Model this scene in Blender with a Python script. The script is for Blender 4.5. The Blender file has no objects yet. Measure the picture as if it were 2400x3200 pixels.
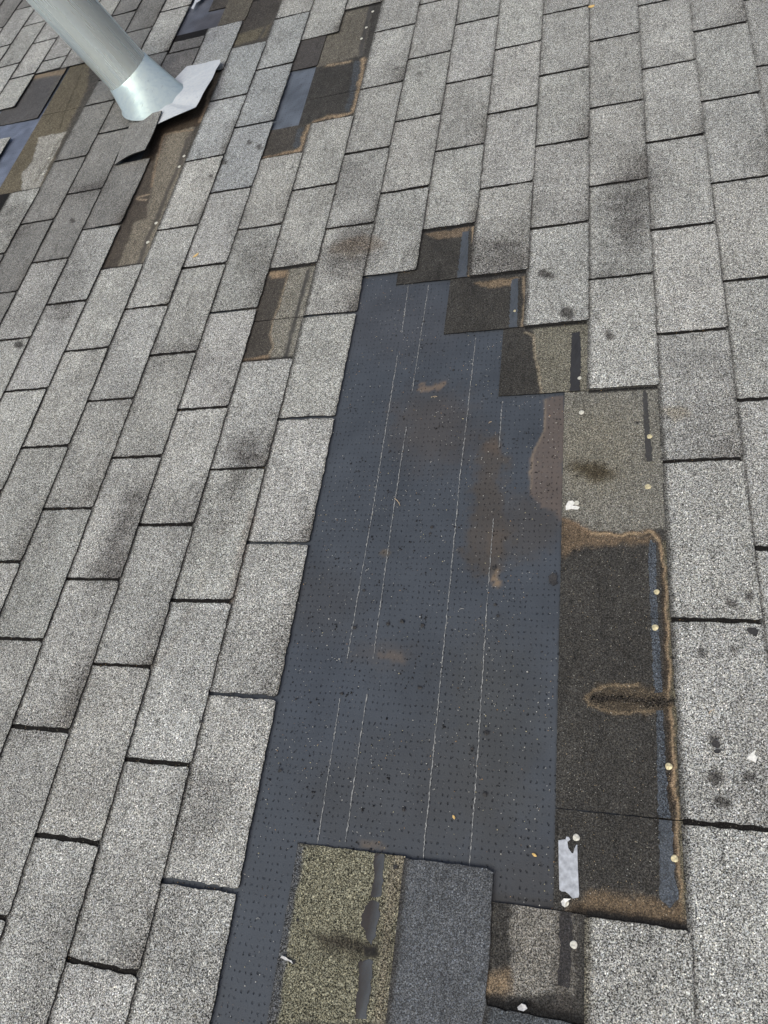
import bpy, math, random
import numpy as np
from mathutils import Matrix, Vector

random.seed(7)
scene = bpy.context.scene
TH = math.radians(20.0)                       # roof pitch
MR = Matrix.Translation((0, 0, 4.0)) @ Matrix.Rotation(TH, 4, 'Y')   # roof frame -> world

# ------------------------------------------------------------------ camera
F_PX, CX, CY = 2307.74, 1200.0, 1600.0        # focal length and centre for a 2400 x 3200 picture
RC = np.array([[0.95984575, 0.13395347, -0.24648042],
               [-0.00641943, -0.86791121, -0.49667789],
               [-0.28045485, 0.47831643, -0.83220098]])
CP = np.array([0.59629267, -0.00706065, 1.30082256])
cd = bpy.data.cameras.new('camera'); cam = bpy.data.objects.new('camera', cd)
scene.collection.objects.link(cam); scene.camera = cam
cd.sensor_fit = 'VERTICAL'; cd.sensor_height = 24.0; cd.lens = 24.0 * F_PX / 3200.0
cd.clip_start = 0.02; cd.clip_end = 500
cm = Matrix(((RC[0][0], -RC[1][0], -RC[2][0], CP[0]),
             (RC[0][1], -RC[1][1], -RC[2][1], CP[1]),
             (RC[0][2], -RC[1][2], -RC[2][2], CP[2]), (0, 0, 0, 1)))
cam.matrix_world = MR @ cm

# ------------------------------------------------------------------ light
SUN_EL, SUN_AZ = math.radians(58), math.radians(151)
w = bpy.data.worlds.new("World"); scene.world = w; w.use_nodes = True
nt = w.node_tree; nt.nodes.clear()
sky = nt.nodes.new('ShaderNodeTexSky'); sky.sky_type = 'NISHITA'; sky.sun_disc = False
sky.sun_elevation = SUN_EL; sky.sun_rotation = SUN_AZ
sky.air_density = 1.0; sky.dust_density = 6.0; sky.ozone_density = 1.0
bg = nt.nodes.new('ShaderNodeBackground'); bg.inputs[1].default_value = 0.13
wo = nt.nodes.new('ShaderNodeOutputWorld')
nt.links.new(sky.outputs[0], bg.inputs[0]); nt.links.new(bg.outputs[0], wo.inputs[0])
sd = bpy.data.lights.new('sun', 'SUN'); sd.energy = 1.5; sd.angle = math.radians(24); sd.color = (0.97, 0.97, 0.86)
sun = bpy.data.objects.new('sun', sd); scene.collection.objects.link(sun)
sdir = Vector((-math.sin(SUN_AZ) * math.cos(SUN_EL), math.cos(SUN_AZ) * math.cos(SUN_EL), math.sin(SUN_EL)))
sun.rotation_euler = sdir.to_track_quat('Z', 'Y').to_euler()
scene.view_settings.view_transform = 'Standard'; scene.view_settings.look = 'None'
scene.view_settings.exposure = 0.09; scene.view_settings.gamma = 1.0; scene.view_settings.use_curve_mapping = False

# ------------------------------------------------------------------ frame helpers
UX, UY = 1.034080572 / 36.0, 1.0 / 3.0        # metres per 1/5 of an exposure, metres per tab
T = 0.0030                                    # shingle thickness
ZO = -0.0090                                  # deck level below the mean top surface
def at(u, v, h=0.0):
    d = RC.T @ np.array([(u - CX) / F_PX, (v - CY) / F_PX, 1.0])
    return CP + d * ((h - CP[2]) / d[2])
def px(x, y, z=0.0):
    q = RC @ (np.array([x, y, z]) - CP)
    if q[2] < 0.05: return (-9e4, 9e4)
    return (F_PX * q[0] / q[2] + CX, F_PX * q[1] / q[2] + CY)

# ------------------------------------------------------------------ noise
def _h(i, j, s):
    n = (i.astype(np.int64) * 374761393 + j.astype(np.int64) * 668265263 + s * 1442695041) & 0x7fffffff
    n = ((n ^ (n >> 13)) * 1274126177) & 0x7fffffff
    return ((n ^ (n >> 16)) & 0xffff) / 65535.0
def vn(x, y, s=0):
    xi, yi = np.floor(x), np.floor(y); fx, fy = x - xi, y - yi
    fx = fx * fx * (3 - 2 * fx); fy = fy * fy * (3 - 2 * fy)
    a, b = _h(xi, yi, s), _h(xi + 1, yi, s); c, d = _h(xi, yi + 1, s), _h(xi + 1, yi + 1, s)
    return (a * (1 - fx) + b * fx) * (1 - fy) + (c * (1 - fx) + d * fx) * fy
def fbm(x, y, s=0):
    return (vn(x, y, s) * .5 + vn(x * 2.1, y * 2.1, s + 5) * .3 + vn(x * 4.3, y * 4.3, s + 9) * .2)

# ------------------------------------------------------------------ stains, some painted shade and reflection: shapes with a place of their own on the roof
PAINT = []
def P(points): return np.array([at(u, v)[:2] for u, v in points])
def _soft(c):
    if c[0] > 1.6 * c[2] and c[0] > .09:
        g = (c[0] + c[1] + c[2]) / 3; return tuple(q * .70 + g * .30 for q in c)
    return c
def line(layer, pts, w, col, op=1.0, soft=0.5, grain=None, wob=0.003):
    PAINT.append((layer, 'l', P(pts), w, _soft(col), op, soft, grain, wob))
def poly(layer, pts, soft, col, op=1.0, grain=None, wob=0.003):
    PAINT.append((layer, 'p', P(pts), soft, _soft(col), op, 0, grain, wob))
def seg_dist(x, y, pts, closed=False):
    d = np.full(x.shape, 1e9); n = len(pts)
    for i in range(n if closed else n - 1):
        a, b = pts[i], pts[(i + 1) % n]; ab = b - a; L = max(ab @ ab, 1e-12)
        t = np.clip(((x - a[0]) * ab[0] + (y - a[1]) * ab[1]) / L, 0, 1)
        d = np.minimum(d, np.hypot(x - a[0] - t * ab[0], y - a[1] - t * ab[1]))
    return d
def inside(x, y, pts):
    r = np.zeros(x.shape, bool); n = len(pts); j = n - 1
    for i in range(n):
        xi, yi = pts[i]; xj, yj = pts[j]
        if yi != yj:
            r ^= ((yi > y) != (yj > y)) & (x < (xj - xi) * (y - yi) / (yj - yi) + xi)
        j = i
    return r
def paint(x, y, rgba, layers, fac=1.0):
    if not len(x): return rgba
    x0, x1, y0, y1 = x.min(), x.max(), y.min(), y.max()
    for (lay, kind, pts, w, col, op, soft, grain, wob) in PAINT:
        if lay not in layers: continue
        m = w * 1.5 + wob * 2
        if pts[:, 0].min() - m > x1 or pts[:, 0].max() + m < x0 or pts[:, 1].min() - m > y1 or pts[:, 1].max() + m < y0: continue
        k = 55.0
        wx = x + (fbm(x * k, y * k, 3) - .5) * 4 * wob; wy = y + (fbm(x * k, y * k, 7) - .5) * 4 * wob
        if kind == 'l':
            d = seg_dist(wx, wy, pts)
            e = max(w * soft, 1e-4); a = np.clip((w / 2 + e / 2 - d) / e, 0, 1)
        else:
            d = seg_dist(wx, wy, pts, True); sgn = np.where(inside(wx, wy, pts), -1, 1)
            a = np.clip(.5 - sgn * d / max(w, 1e-4), 0, 1)
        a = a * a * (3 - 2 * a) * op
        if lay == 'tab' and kind == 'p' and w > .05: a = a * fac * np.clip(.30 + 1.35 * fbm(x * 14, y * 38, 13), 0, 1.2)
        a = np.clip(a, 0, 1)
        if grain is not None: a = a * np.clip(.65 + fbm(x * 240, y * 240, 11) * .7, 0, 1)
        for c in range(3): rgba[:, c] = rgba[:, c] * (1 - a) + col[c] * a
        if grain is not None: rgba[:, 3] = rgba[:, 3] * (1 - a) + grain * a
    return rgba

# ------------------------------------------------------------------ materials
def new_mat(name):
    m = bpy.data.materials.new(name); m.use_nodes = True; t = m.node_tree; t.nodes.clear()
    o = t.nodes.new('ShaderNodeOutputMaterial'); b = t.nodes.new('ShaderNodeBsdfPrincipled')
    t.links.new(b.outputs[0], o.inputs[0]); return m, t, b
def N(t, ty, **kw):
    n = t.nodes.new(ty)
    for k, v in kw.items():
        if isinstance(k, str) and hasattr(n, k): setattr(n, k, v)
    return n
def math_n(t, op, a, b=None):
    n = t.nodes.new('ShaderNodeMath'); n.operation = op
    for i, v in enumerate((a, b)):
        if v is None: continue
        if isinstance(v, (int, float)): n.inputs[i].default_value = v
        else: t.links.new(v, n.inputs[i])
    return n.outputs[0]
def ramp(t, fac, stops, interp='LINEAR'):
    r = t.nodes.new('ShaderNodeValToRGB'); r.color_ramp.interpolation = interp
    e = r.color_ramp.elements
    while len(e) < len(stops): e.new(0.5)
    for i, (p, c) in enumerate(stops):
        e[i].position = p; e[i].color = (c, c, c, 1) if isinstance(c, (int, float)) else (*c, 1)
    t.links.new(fac, r.inputs[0]); return r.outputs[0]

def granule_material():
    m, t, b = new_mat('mineral_granules')
    geo = N(t, 'ShaderNodeNewGeometry'); at_ = N(t, 'ShaderNodeAttribute'); at_.attribute_name = 'tint'
    vo = N(t, 'ShaderNodeTexVoronoi'); vo.inputs['Scale'].default_value = 820
    t.links.new(geo.outputs['Position'], vo.inputs['Vector'])
    sc = N(t, 'ShaderNodeSeparateColor'); t.links.new(vo.outputs['Color'], sc.inputs[0])
    n1 = N(t, 'ShaderNodeTexNoise'); n1.inputs['Scale'].default_value = 400; n1.inputs['Detail'].default_value = 3
    t.links.new(geo.outputs['Position'], n1.inputs['Vector'])
    # clumped grains: cell value shifted by a slower noise
    s = math_n(t, 'ADD', sc.outputs[0], math_n(t, 'MULTIPLY', math_n(t, 'SUBTRACT', n1.outputs[0], 0.5), 1.7))
    g = ramp(t, s, [(0.0, 0.02), (0.20, 0.06), (0.38, 0.32), (0.62, 0.52), (0.82, 0.82), (1.0, 1.15)])
    g = math_n(t, 'MULTIPLY', g, 2.05)
    # mid-scale mottling
    n2 = N(t, 'ShaderNodeTexNoise'); n2.inputs['Scale'].default_value = 38; n2.inputs['Detail'].default_value = 5; n2.inputs['Roughness'].default_value = .65
    t.links.new(geo.outputs['Position'], n2.inputs['Vector'])
    n3 = N(t, 'ShaderNodeTexNoise'); n3.inputs['Scale'].default_value = 7; n3.inputs['Detail'].default_value = 4
    t.links.new(geo.outputs['Position'], n3.inputs['Vector'])
    mo = math_n(t, 'ADD', math_n(t, 'MULTIPLY', n2.outputs[0], 0.55), math_n(t, 'MULTIPLY', n3.outputs[0], 0.55))
    mo = math_n(t, 'ADD', mo, 0.45)
    # hairline crazing and wear running along the rows
    tcr = N(t, 'ShaderNodeVectorRotate'); tcr.rotation_type = 'Y_AXIS'; tcr.inputs['Angle'].default_value = -TH
    t.links.new(geo.outputs['Position'], tcr.inputs['Vector'])
    mpr = N(t, 'ShaderNodeMapping'); mpr.inputs['Scale'].default_value = (85, 17, 30); t.links.new(tcr.outputs[0], mpr.inputs['Vector'])
    n4 = N(t, 'ShaderNodeTexNoise'); n4.inputs['Scale'].default_value = 1.0; n4.inputs['Detail'].default_value = 4; n4.inputs['Distortion'].default_value = .6
    t.links.new(mpr.outputs[0], n4.inputs['Vector'])
    mo = math_n(t, 'MULTIPLY', mo, ramp(t, n4.outputs[0], [(0.28, 0.70), (0.42, 1.0), (0.6, 1.03)]))
    # grain contrast from attribute alpha
    gc = math_n(t, 'ADD', math_n(t, 'MULTIPLY', math_n(t, 'SUBTRACT', g, 1.0), at_.outputs['Alpha']), 1.0)
    # sparse pale grains standing out of the mix
    v2 = N(t, 'ShaderNodeTexVoronoi'); v2.inputs['Scale'].default_value = 330
    t.links.new(geo.outputs['Position'], v2.inputs['Vector'])
    s2 = N(t, 'ShaderNodeSeparateColor'); t.links.new(v2.outputs['Color'], s2.inputs[0])
    sp = math_n(t, 'MULTIPLY', ramp(t, s2.outputs[0], [(0.84, 0.0), (0.88, 1.0)]), ramp(t, v2.outputs['Distance'], [(0.25, 1.0), (0.5, 0.0)]))
    gc = math_n(t, 'ADD', math_n(t, 'ADD', math_n(t, 'MULTIPLY', gc, 0.84), 0.09), math_n(t, 'MULTIPLY', math_n(t, 'MULTIPLY', sp, at_.outputs['Alpha']), 1.6))
    f = math_n(t, 'MULTIPLY', gc, mo)
    # slight hue scatter of the grains
    hs = N(t, 'ShaderNodeHueSaturation')
    mixc = N(t, 'ShaderNodeVectorMath'); mixc.operation = 'SCALE'
    t.links.new(at_.outputs['Color'], mixc.inputs[0]); t.links.new(f, mixc.inputs['Scale'])
    mx = N(t, 'ShaderNodeMix'); mx.data_type = 'RGBA'; mx.blend_type = 'MULTIPLY'
    hueR = ramp(t, sc.outputs[1], [(0.0, (1.05, 1.0, .88)), (0.25, (1.0, 1.0, .97)), (0.7, (1, 1, 1)), (1.0, (.93, 1.0, 1.1))])
    mx.inputs[0].default_value = 1.0
    t.links.new(mixc.outputs[0], mx.inputs[6]); t.links.new(hueR, mx.inputs[7])
    t.links.new(mx.outputs[2], b.inputs['Base Color'])
    ro = math_n(t, 'ADD', math_n(t, 'MULTIPLY', at_.outputs['Alpha'], 0.38), 0.5)
    t.links.new(ro, b.inputs['Roughness'])
    b.inputs['Specular IOR Level'].default_value = 0.22
    bp = N(t, 'ShaderNodeBump'); bp.inputs['Distance'].default_value = 0.0009
    t.links.new(math_n(t, 'MULTIPLY', at_.outputs['Alpha'], 0.75), bp.inputs['Strength'])
    hgt = math_n(t, 'ADD', math_n(t, 'MULTIPLY', vo.outputs['Distance'], -900.0), n1.outputs[0])
    hgt = math_n(t, 'MULTIPLY', s, 0.7)
    t.links.new(hgt, bp.inputs['Height']); t.links.new(bp.outputs[0], b.inputs['Normal'])
    return m
GRAN = granule_material()

def membrane_material():
    m, t, b = new_mat('membrane_sheet')
    tc = N(t, 'ShaderNodeTexCoord'); at_ = N(t, 'ShaderNodeAttribute'); at_.attribute_name = 'tint'
    n0 = N(t, 'ShaderNodeTexNoise'); n0.inputs['Scale'].default_value = 60; n0.inputs['Detail'].default_value = 2
    t.links.new(tc.outputs['Object'], n0.inputs['Vector'])
    wv = N(t, 'ShaderNodeVectorMath'); wv.operation = 'SCALE'; wv.inputs['Scale'].default_value = 0.011
    t.links.new(n0.outputs['Color'], wv.inputs[0])
    av = N(t, 'ShaderNodeVectorMath'); av.operation = 'ADD'
    t.links.new(tc.outputs['Object'], av.inputs[0]); t.links.new(wv.outputs[0], av.inputs[1])
    sx = N(t, 'ShaderNodeSeparateXYZ'); t.links.new(av.outputs[0], sx.inputs[0])
    def cell(v, per):
        a = math_n(t, 'MODULO', math_n(t, 'ADD', math_n(t, 'DIVIDE', v, per), 1000.0), 1.0)
        return math_n(t, 'MULTIPLY', math_n(t, 'SUBTRACT', a, 0.5), per)
    cx_ = cell(sx.outputs[0], 0.0105); cy_ = cell(sx.outputs[1], 0.0125)
    d = math_n(t, 'SQRT', math_n(t, 'ADD', math_n(t, 'MULTIPLY', math_n(t, 'MULTIPLY', cx_, cx_), 2.2), math_n(t, 'MULTIPLY', cy_, cy_)))
    dot = ramp(t, math_n(t, 'MULTIPLY', d, 300.0), [(0.35, 1.0), (0.80, 0.0)])
    nd = N(t, 'ShaderNodeTexNoise'); nd.inputs['Scale'].default_value = 75; nd.inputs['Detail'].default_value = 3
    t.links.new(tc.outputs['Object'], nd.inputs['Vector'])
    ndm = ramp(t, nd.outputs[0], [(0.38, 0.08), (0.60, 1.0)])
    dot = math_n(t, 'MULTIPLY', dot, ndm)
    fine = N(t, 'ShaderNodeTexNoise'); fine.inputs['Scale'].default_value = 420; fine.inputs['Detail'].default_value = 3
    t.links.new(tc.outputs['Object'], fine.inputs['Vector'])
    big = N(t, 'ShaderNodeTexNoise'); big.inputs['Scale'].default_value = 9; big.inputs['Detail'].default_value = 6; big.inputs['Roughness'].default_value = .6
    t.links.new(tc.outputs['Object'], big.inputs['Vector'])
    f = math_n(t, 'ADD', math_n(t, 'MULTIPLY', fine.outputs[0], 0.22), math_n(t, 'MULTIPLY', big.outputs[0], 0.8))
    f = math_n(t, 'ADD', f, 0.49)
    f = math_n(t, 'MULTIPLY', f, math_n(t, 'SUBTRACT', 1.0, math_n(t, 'MULTIPLY', dot, 0.52)))
    v = N(t, 'ShaderNodeVectorMath'); v.operation = 'SCALE'
    t.links.new(at_.outputs['Color'], v.inputs[0]); t.links.new(f, v.inputs['Scale'])
    t.links.new(v.outputs[0], b.inputs['Base Color'])
    t.links.new(ramp(t, big.outputs[0], [(0.3, 0.56), (0.7, 0.72)]), b.inputs['Roughness'])
    b.inputs['Specular IOR Level'].default_value = 0.26
    bp = N(t, 'ShaderNodeBump'); bp.inputs['Distance'].default_value = 0.0016; bp.inputs['Strength'].default_value = 0.9
    hh = math_n(t, 'SUBTRACT', math_n(t, 'MULTIPLY', fine.outputs[0], 0.25), dot)
    t.links.new(hh, bp.inputs['Height']); t.links.new(bp.outputs[0], b.inputs['Normal'])
    return m
MEM = membrane_material()

def simple(name, col, rough=.6, metal=0.0, scale=60, amp=.25, bump=0.0, spec=.4):
    m, t, b = new_mat(name)
    tc = N(t, 'ShaderNodeTexCoord'); n = N(t, 'ShaderNodeTexNoise'); n.inputs['Scale'].default_value = scale; n.inputs['Detail'].default_value = 5
    t.links.new(tc.outputs['Object'], n.inputs['Vector'])
    c = ramp(t, n.outputs[0], [(0.3, tuple(x * (1 - amp) for x in col)), (0.7, tuple(min(1, x * (1 + amp)) for x in col))])
    t.links.new(c, b.inputs['Base Color']); b.inputs['Roughness'].default_value = rough; b.inputs['Metallic'].default_value = metal
    b.inputs['Specular IOR Level'].default_value = spec
    if bump:
        bp = N(t, 'ShaderNodeBump'); bp.inputs['Distance'].default_value = bump; bp.inputs['Strength'].default_value = .6
        t.links.new(n.outputs[0], bp.inputs['Height']); t.links.new(bp.outputs[0], b.inputs['Normal'])
    return m

def metal_material(name, base, rough, streak, scuff, metal):
    m, t, b = new_mat(name)
    tc = N(t, 'ShaderNodeTexCoord')
    mp = N(t, 'ShaderNodeMapping'); mp.inputs['Scale'].default_value = (streak * 5, streak * 5, streak * .35)
    t.links.new(tc.outputs['Object'], mp.inputs['Vector'])
    n = N(t, 'ShaderNodeTexNoise'); n.inputs['Scale'].default_value = 9; n.inputs['Detail'].default_value = 7; n.inputs['Roughness'].default_value = .6
    t.links.new(mp.outputs[0], n.inputs['Vector'])
    c = ramp(t, n.outputs[0], [(0.30, (base[0] * .86, base[1] * .89, base[2] * .92)), (0.5, base), (0.68, (min(1, base[0] * 1.07), min(1, base[1] * 1.05), base[2] * 1.01))])
    n2 = N(t, 'ShaderNodeTexNoise'); n2.inputs['Scale'].default_value = 34; n2.inputs['Detail'].default_value = 9; n2.inputs['Roughness'].default_value = .72; n2.inputs['Distortion'].default_value = 1.2
    t.links.new(tc.outputs['Object'], n2.inputs['Vector'])
    k = ramp(t, n2.outputs[0], [(0.60, 1.0), (0.68, 1.0 - scuff)])
    v = N(t, 'ShaderNodeVectorMath'); v.operation = 'SCALE'
    t.links.new(c, v.inputs[0]); t.links.new(k, v.inputs['Scale']); t.links.new(v.outputs[0], b.inputs['Base Color'])
    b.inputs['Metallic'].default_value = metal
    t.links.new(ramp(t, n.outputs[0], [(0.3, rough + .05), (0.7, rough - .03)]), b.inputs['Roughness'])
    bp = N(t, 'ShaderNodeBump'); bp.inputs['Distance'].default_value = .0016; bp.inputs['Strength'].default_value = .25
    t.links.new(n2.outputs[0], bp.inputs['Height']); t.links.new(bp.outputs[0], b.inputs['Normal'])
    return m
GALV = metal_material('galvanised_steel', (.80, .90, .91), .27, .8, .12, .66)
BOOT = metal_material('weathered_flashing_steel', (.52, .61, .61), .38, 1.2, .45, .6)
FLNG = metal_material('dull_flashing_sheet', (.54, .58, .61), .58, 2.2, .25, .25)
NAILM = simple('nail_steel', (.60, .54, .34), .45, .35, 300, .35)
ZINC = simple('pale_nail_head', (.54, .54, .48), .5, .1, 400, .25)
TAPE = simple('grey_tape', (.36, .39, .43), .5, .0, 120, .28, .0004)
WHITE = simple('white_flake', (.70, .71, .68), .6, 0, 200, .15)
DARK = simple('asphalt_crumb', (.030, .030, .031), .7, 0, 300, .5, .0008)
LEAFM = simple('dry_leaf', (.62, .43, .16), .6, 0, 150, .3)
TWIGM = simple('straw', (.42, .33, .22), .7, 0, 200, .3)
PEBM = simple('pale_stone', (.42, .43, .44), .6, 0, 150, .25, .001)
CHALK = simple('printed_white_line', (.24, .25, .25), .7, 0, 700, .45)
DECKM = simple('roof_boards', (.20, .15, .10), .8, 0, 8, .3)

# ------------------------------------------------------------------ object helpers
def finish(name, verts, faces, mat, origin, parent=None, porigin=None, tint=None, smooth=False):
    v = np.asarray(verts, float) - np.asarray(origin, float)
    me = bpy.data.meshes.new(name); me.from_pydata(v.tolist(), [], [tuple(f) for f in faces]); me.materials.append(mat)
    if tint is not None:
        a = me.color_attributes.new('tint', 'FLOAT_COLOR', 'POINT'); a.data.foreach_set('color', np.asarray(tint, np.float32).ravel())
    if smooth: me.polygons.foreach_set('use_smooth', [True] * len(me.polygons))
    me.update()
    o = bpy.data.objects.new(name, me); scene.collection.objects.link(o)
    if parent is None: o.matrix_world = MR @ Matrix.Translation(Vector(origin))
    else:
        o.parent = parent; o.location = Vector(origin) - Vector(porigin)
    return o
def tag(o, label=None, cat=None, group=None, kind=None):
    if label:
        assert 4 <= len(label.replace(',', '').split()) <= 16, label
        o['label'] = label
    if cat: o['category'] = cat
    if group: o['group'] = group
    if kind: o['kind'] = kind
    return o
def slab(xs, ys, ztop, thick, tintf, jit=0.0007, rnd=True, seed=0, side=(.012, .012, .012, .6), shape=None):
    """solid shingle piece: fine top grid, rough dark cut edge all round, underside"""
    nx, ny = len(xs), len(ys)
    X, Y = np.meshgrid(xs, ys, indexing='ij'); X = X.ravel().copy(); Y = Y.ravel().copy()
    I, J = np.meshgrid(np.arange(nx), np.arange(ny), indexing='ij'); I = I.ravel(); J = J.ravel()
    rs = np.random.RandomState(seed)
    if jit:
        q = np.where(I == nx - 1, 1, 0); X += q * (rs.rand(len(X)) - .5) * 2.4 * jit + q * (vn(Y * 60, Y * 0 + seed, 1) - .5) * 3 * jit
        s = np.where(J == 0, 1, np.where(J == ny - 1, -1, 0))
        Y += np.abs(s) * ((rs.rand(len(X)) - .5) * 2 * jit + (vn(X * 70, Y * 0 + seed + (s > 0), 2) - .5) * 4 * jit)
    if rnd:
        R_ = .006; dx = np.clip(1 - (xs[-1] - X) / R_, 0, 1)
        Y += np.where(J == 0, dx * dx * .003, 0) - np.where(J == ny - 1, dx * dx * .003, 0)
    Z = ztop(X, Y)
    if shape is not None: X, Y, Z = shape(X, Y, Z)
    tt = tintf(X, Y)
    top = np.stack([X, Y, Z], 1)
    idx = np.arange(nx * ny).reshape(nx, ny)
    a, b, c, d = idx[:-1, :-1].ravel(), idx[1:, :-1].ravel(), idx[1:, 1:].ravel(), idx[:-1, 1:].ravel()
    faces = np.stack([a, b, c, d], 1).tolist()
    ring = list(idx[:, 0]) + list(idx[-1, 1:]) + list(idx[::-1, -1][1:]) + list(idx[0, ::-1][1:-1])
    n0 = nx * ny; m = len(ring)
    r1 = top[ring]; r2 = r1.copy(); r2[:, 2] -= thick
    for k in range(m):
        k2 = (k + 1) % m
        faces.append([n0 + k2, n0 + k, n0 + m + k, n0 + m + k2])
    faces.append([n0 + m + k for k in range(m)][::-1])
    V = np.concatenate([top, r1, r2]); st = np.tile(np.array(side), (2 * m, 1))
    return V, faces, np.concatenate([tt, st])
def thin_solid(outline, thick=.0008, seed=0, wave=0.0):
    """small flat piece with real thickness from an outline of 3-D points"""
    o = np.array(outline, float); c = o.mean(0); n = len(o)
    if wave: o[:, 2] += (np.random.RandomState(seed).rand(n)) * wave
    V = np.concatenate([[c], o, [c - [0, 0, thick]], o - [0, 0, thick]]); F = []
    for i in range(n):
        j = (i + 1) % n
        F += [[0, 1 + i, 1 + j], [n + 1, n + 2 + j, n + 2 + i], [1 + i, n + 2 + i, n + 2 + j, 1 + j]]
    return V, F
def lump(c, r, seed, flat=.6, n=7):
    """irregular crumb"""
    rs = np.random.RandomState(seed); V = []; F = []
    for i in range(4):
        ph = math.pi * (i + .5) / 4
        for k in range(n):
            a = 2 * math.pi * k / n + rs.rand() * .5; q = r * (.65 + .6 * rs.rand())
            V.append([c[0] + q * math.sin(ph) * math.cos(a), c[1] + q * math.sin(ph) * math.sin(a), c[2] + r * flat + q * flat * math.cos(ph)])
    for i in range(3):
        for k in range(n):
            F.append([i * n + k, i * n + (k + 1) % n, (i + 1) * n + (k + 1) % n, (i + 1) * n + k][::-1])
    F.append([k for k in range(n)]); F.append([3 * n + k for k in range(n)][::-1])
    return np.array(V), F

# ------------------------------------------------------------------ palette (albedo)
LIGHT = np.array([.318, .326, .314]); REPAIR = np.array([.176, .178, .172])
HDARK = np.array([.043, .042, .039]); OLIVE = (.160, .158, .140); TAN = (.215, .158, .090); TAR = (.066, .077, .092)
BROWN = (.085, .065, .042); BLACK = (.010, .010, .010); STRIPE = (.050, .050, .050)

def ell(cx, cy, rx, ry, rot=0, n=14):
    c, s = math.cos(math.radians(rot)), math.sin(math.radians(rot))
    return [(cx + rx * math.cos(a) * c - ry * math.sin(a) * s, cy + rx * math.cos(a) * s + ry * math.sin(a) * c)
            for a in [2 * math.pi * k / n for k in range(n)]]
# soot and algae patches on the weathered tabs
for (cx, cy, rx, ry, rot, op) in [
        (1965, 650, 75, 110, -10, .55), (1975, 735, 50, 60, 0, .5), (200, 1370, 45, 110, 25, .22), (725, 1550, 40, 120, 20, .5), (600, 1640, 55, 150, 20, .30),
        (385, 1640, 38, 130, 20, .5), (345, 1790, 60, 50, 15, .45), (770, 1420, 60, 60, 20, .5), (860, 830, 90, 90, 0, .45), (775, 740, 60, 90, 10, .35),
        (1110, 800, 110, 60, -10, .45), (1130, 740, 80, 60, 0, .45), (1090, 560, 90, 70, 0, .22), (1500, 800, 110, 70, 0, .35), (1600, 800, 70, 60, 0, .35),
        (470, 1560, 50, 90, 20, .28), (100, 2270, 90, 40, 5, .38), (270, 770, 50, 25, -10, .42), (285, 590, 70, 26, -10, .62), (215, 890, 45, 110, 15, .55),
        (90, 1480, 50, 110, 20, .3), (300, 1180, 60, 120, 15, .25), (560, 1120, 90, 60, 0, .25), (120, 1650, 50, 110, 20, .22), (395, 1240, 40, 30, 0, .35),
        (2015, 540, 60, 60, 0, .28), (1940, 880, 90, 60, 0, .22), (640, 2020, 70, 160, 15, .2), (300, 2480, 90, 150, 20, .18), (600, 2500, 90, 160, 15, .2),
        (1880, 1640, 40, 40, 0, .2), (1300, 430, 90, 90, 0, .14), (550, 2900, 80, 160, 12, .2), (2230, 2800, 120, 200, 0, .22), (2000, 3020, 120, 160, 0, .15),
        (150, 2900, 90, 160, 15, .25), (2250, 1500, 100, 150, 0, .12), (1420, 360, 60, 40, 0, .2), (140, 560, 30, 40, 0, .25), (50, 690, 60, 60, 0, .3)]:
    poly('tab', ell(cx, cy, rx, ry, rot), .07, (.070, .066, .064), op * 1.15, 1.35, .010)
for (cx, cy, r) in [(1700, 855, 14), (1722, 862, 12), (1775, 980, 18), (895, 1069, 7), (2345, 1865, 14), (2283, 1880, 13), (2300, 1890, 8), (2275, 1870, 9), (1905, 1050, 10), (2290, 2030, 10), (2190, 2035, 12), (1895, 1040, 8),
                    (2240, 2430, 22), (2262, 2508, 22), (2340, 2430, 18), (2230, 2300, 16), (1240, 215, 6), (1310, 230, 5), (700, 505, 9), (662, 553, 7), (1020, 130, 5), (780, 445, 8), (810, 460, 7), (225, 690, 8), (190, 375, 8), (60, 1078, 12)]:
    poly('tab', ell(cx, cy, r * 1.3, r, 20, 9), .006, (.045, .042, .040), .85, None, .003)
line('tab', [(700, 1640), (560, 1990), (470, 2090)], .010, (.16, .12, .08), .25, 1.5, None, .006)
line('tab', [(785, 1600), (720, 1880)], .012, (.15, .10, .07), .45, 1.5, None, .006)
poly('tab', ell(1115, 770, 90, 30, -10), .03, (.20, .145, .085), .35, None, .008)
poly('tab', ell(2110, 1288, 45, 18, 10), .015, (.17, .13, .06), .5, None, .005)

# --- strip of uncovered headlap right of the opening (sixth row)
poly('hl6', [(1700, 1205), (2080, 1190), (2090, 1650), (1960, 1662), (1840, 1652), (1755, 1605), (1700, 1600)], .012, OLIVE, 1, .85, .003)
poly('hl6', ell(1850, 1410, 150, 140), .12, (.165, .155, .120), .5, None, .01)
poly('hl6', ell(1850, 1470, 75, 26, 10), .03, (.045, .035, .018), .85, None, .006)
poly('hl6', [(1755, 1650), (1762, 1610), (1810, 1632), (1850, 1662), (1960, 1672), (2030, 1670), (2035, 1690), (1930, 1700), (1820, 1705), (1760, 1740)], .02, (.16, .105, .052), .8, .6, .005)
line('hl6', [(1762, 1616), (1812, 1640), (1850, 1663), (1950, 1668), (2030, 1658), (2058, 1680), (2074, 1745), (2080, 1840), (2085, 1935), (2090, 2030), (2094, 2130), (2092, 2225), (2100, 2330), (2104, 2450), (2116, 2545), (2116, 2640), (2122, 2740), (2132, 2810), (2112, 2870)], .0062, (.20, .125, .06), .85, 1.0, .7, .0030)
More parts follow.
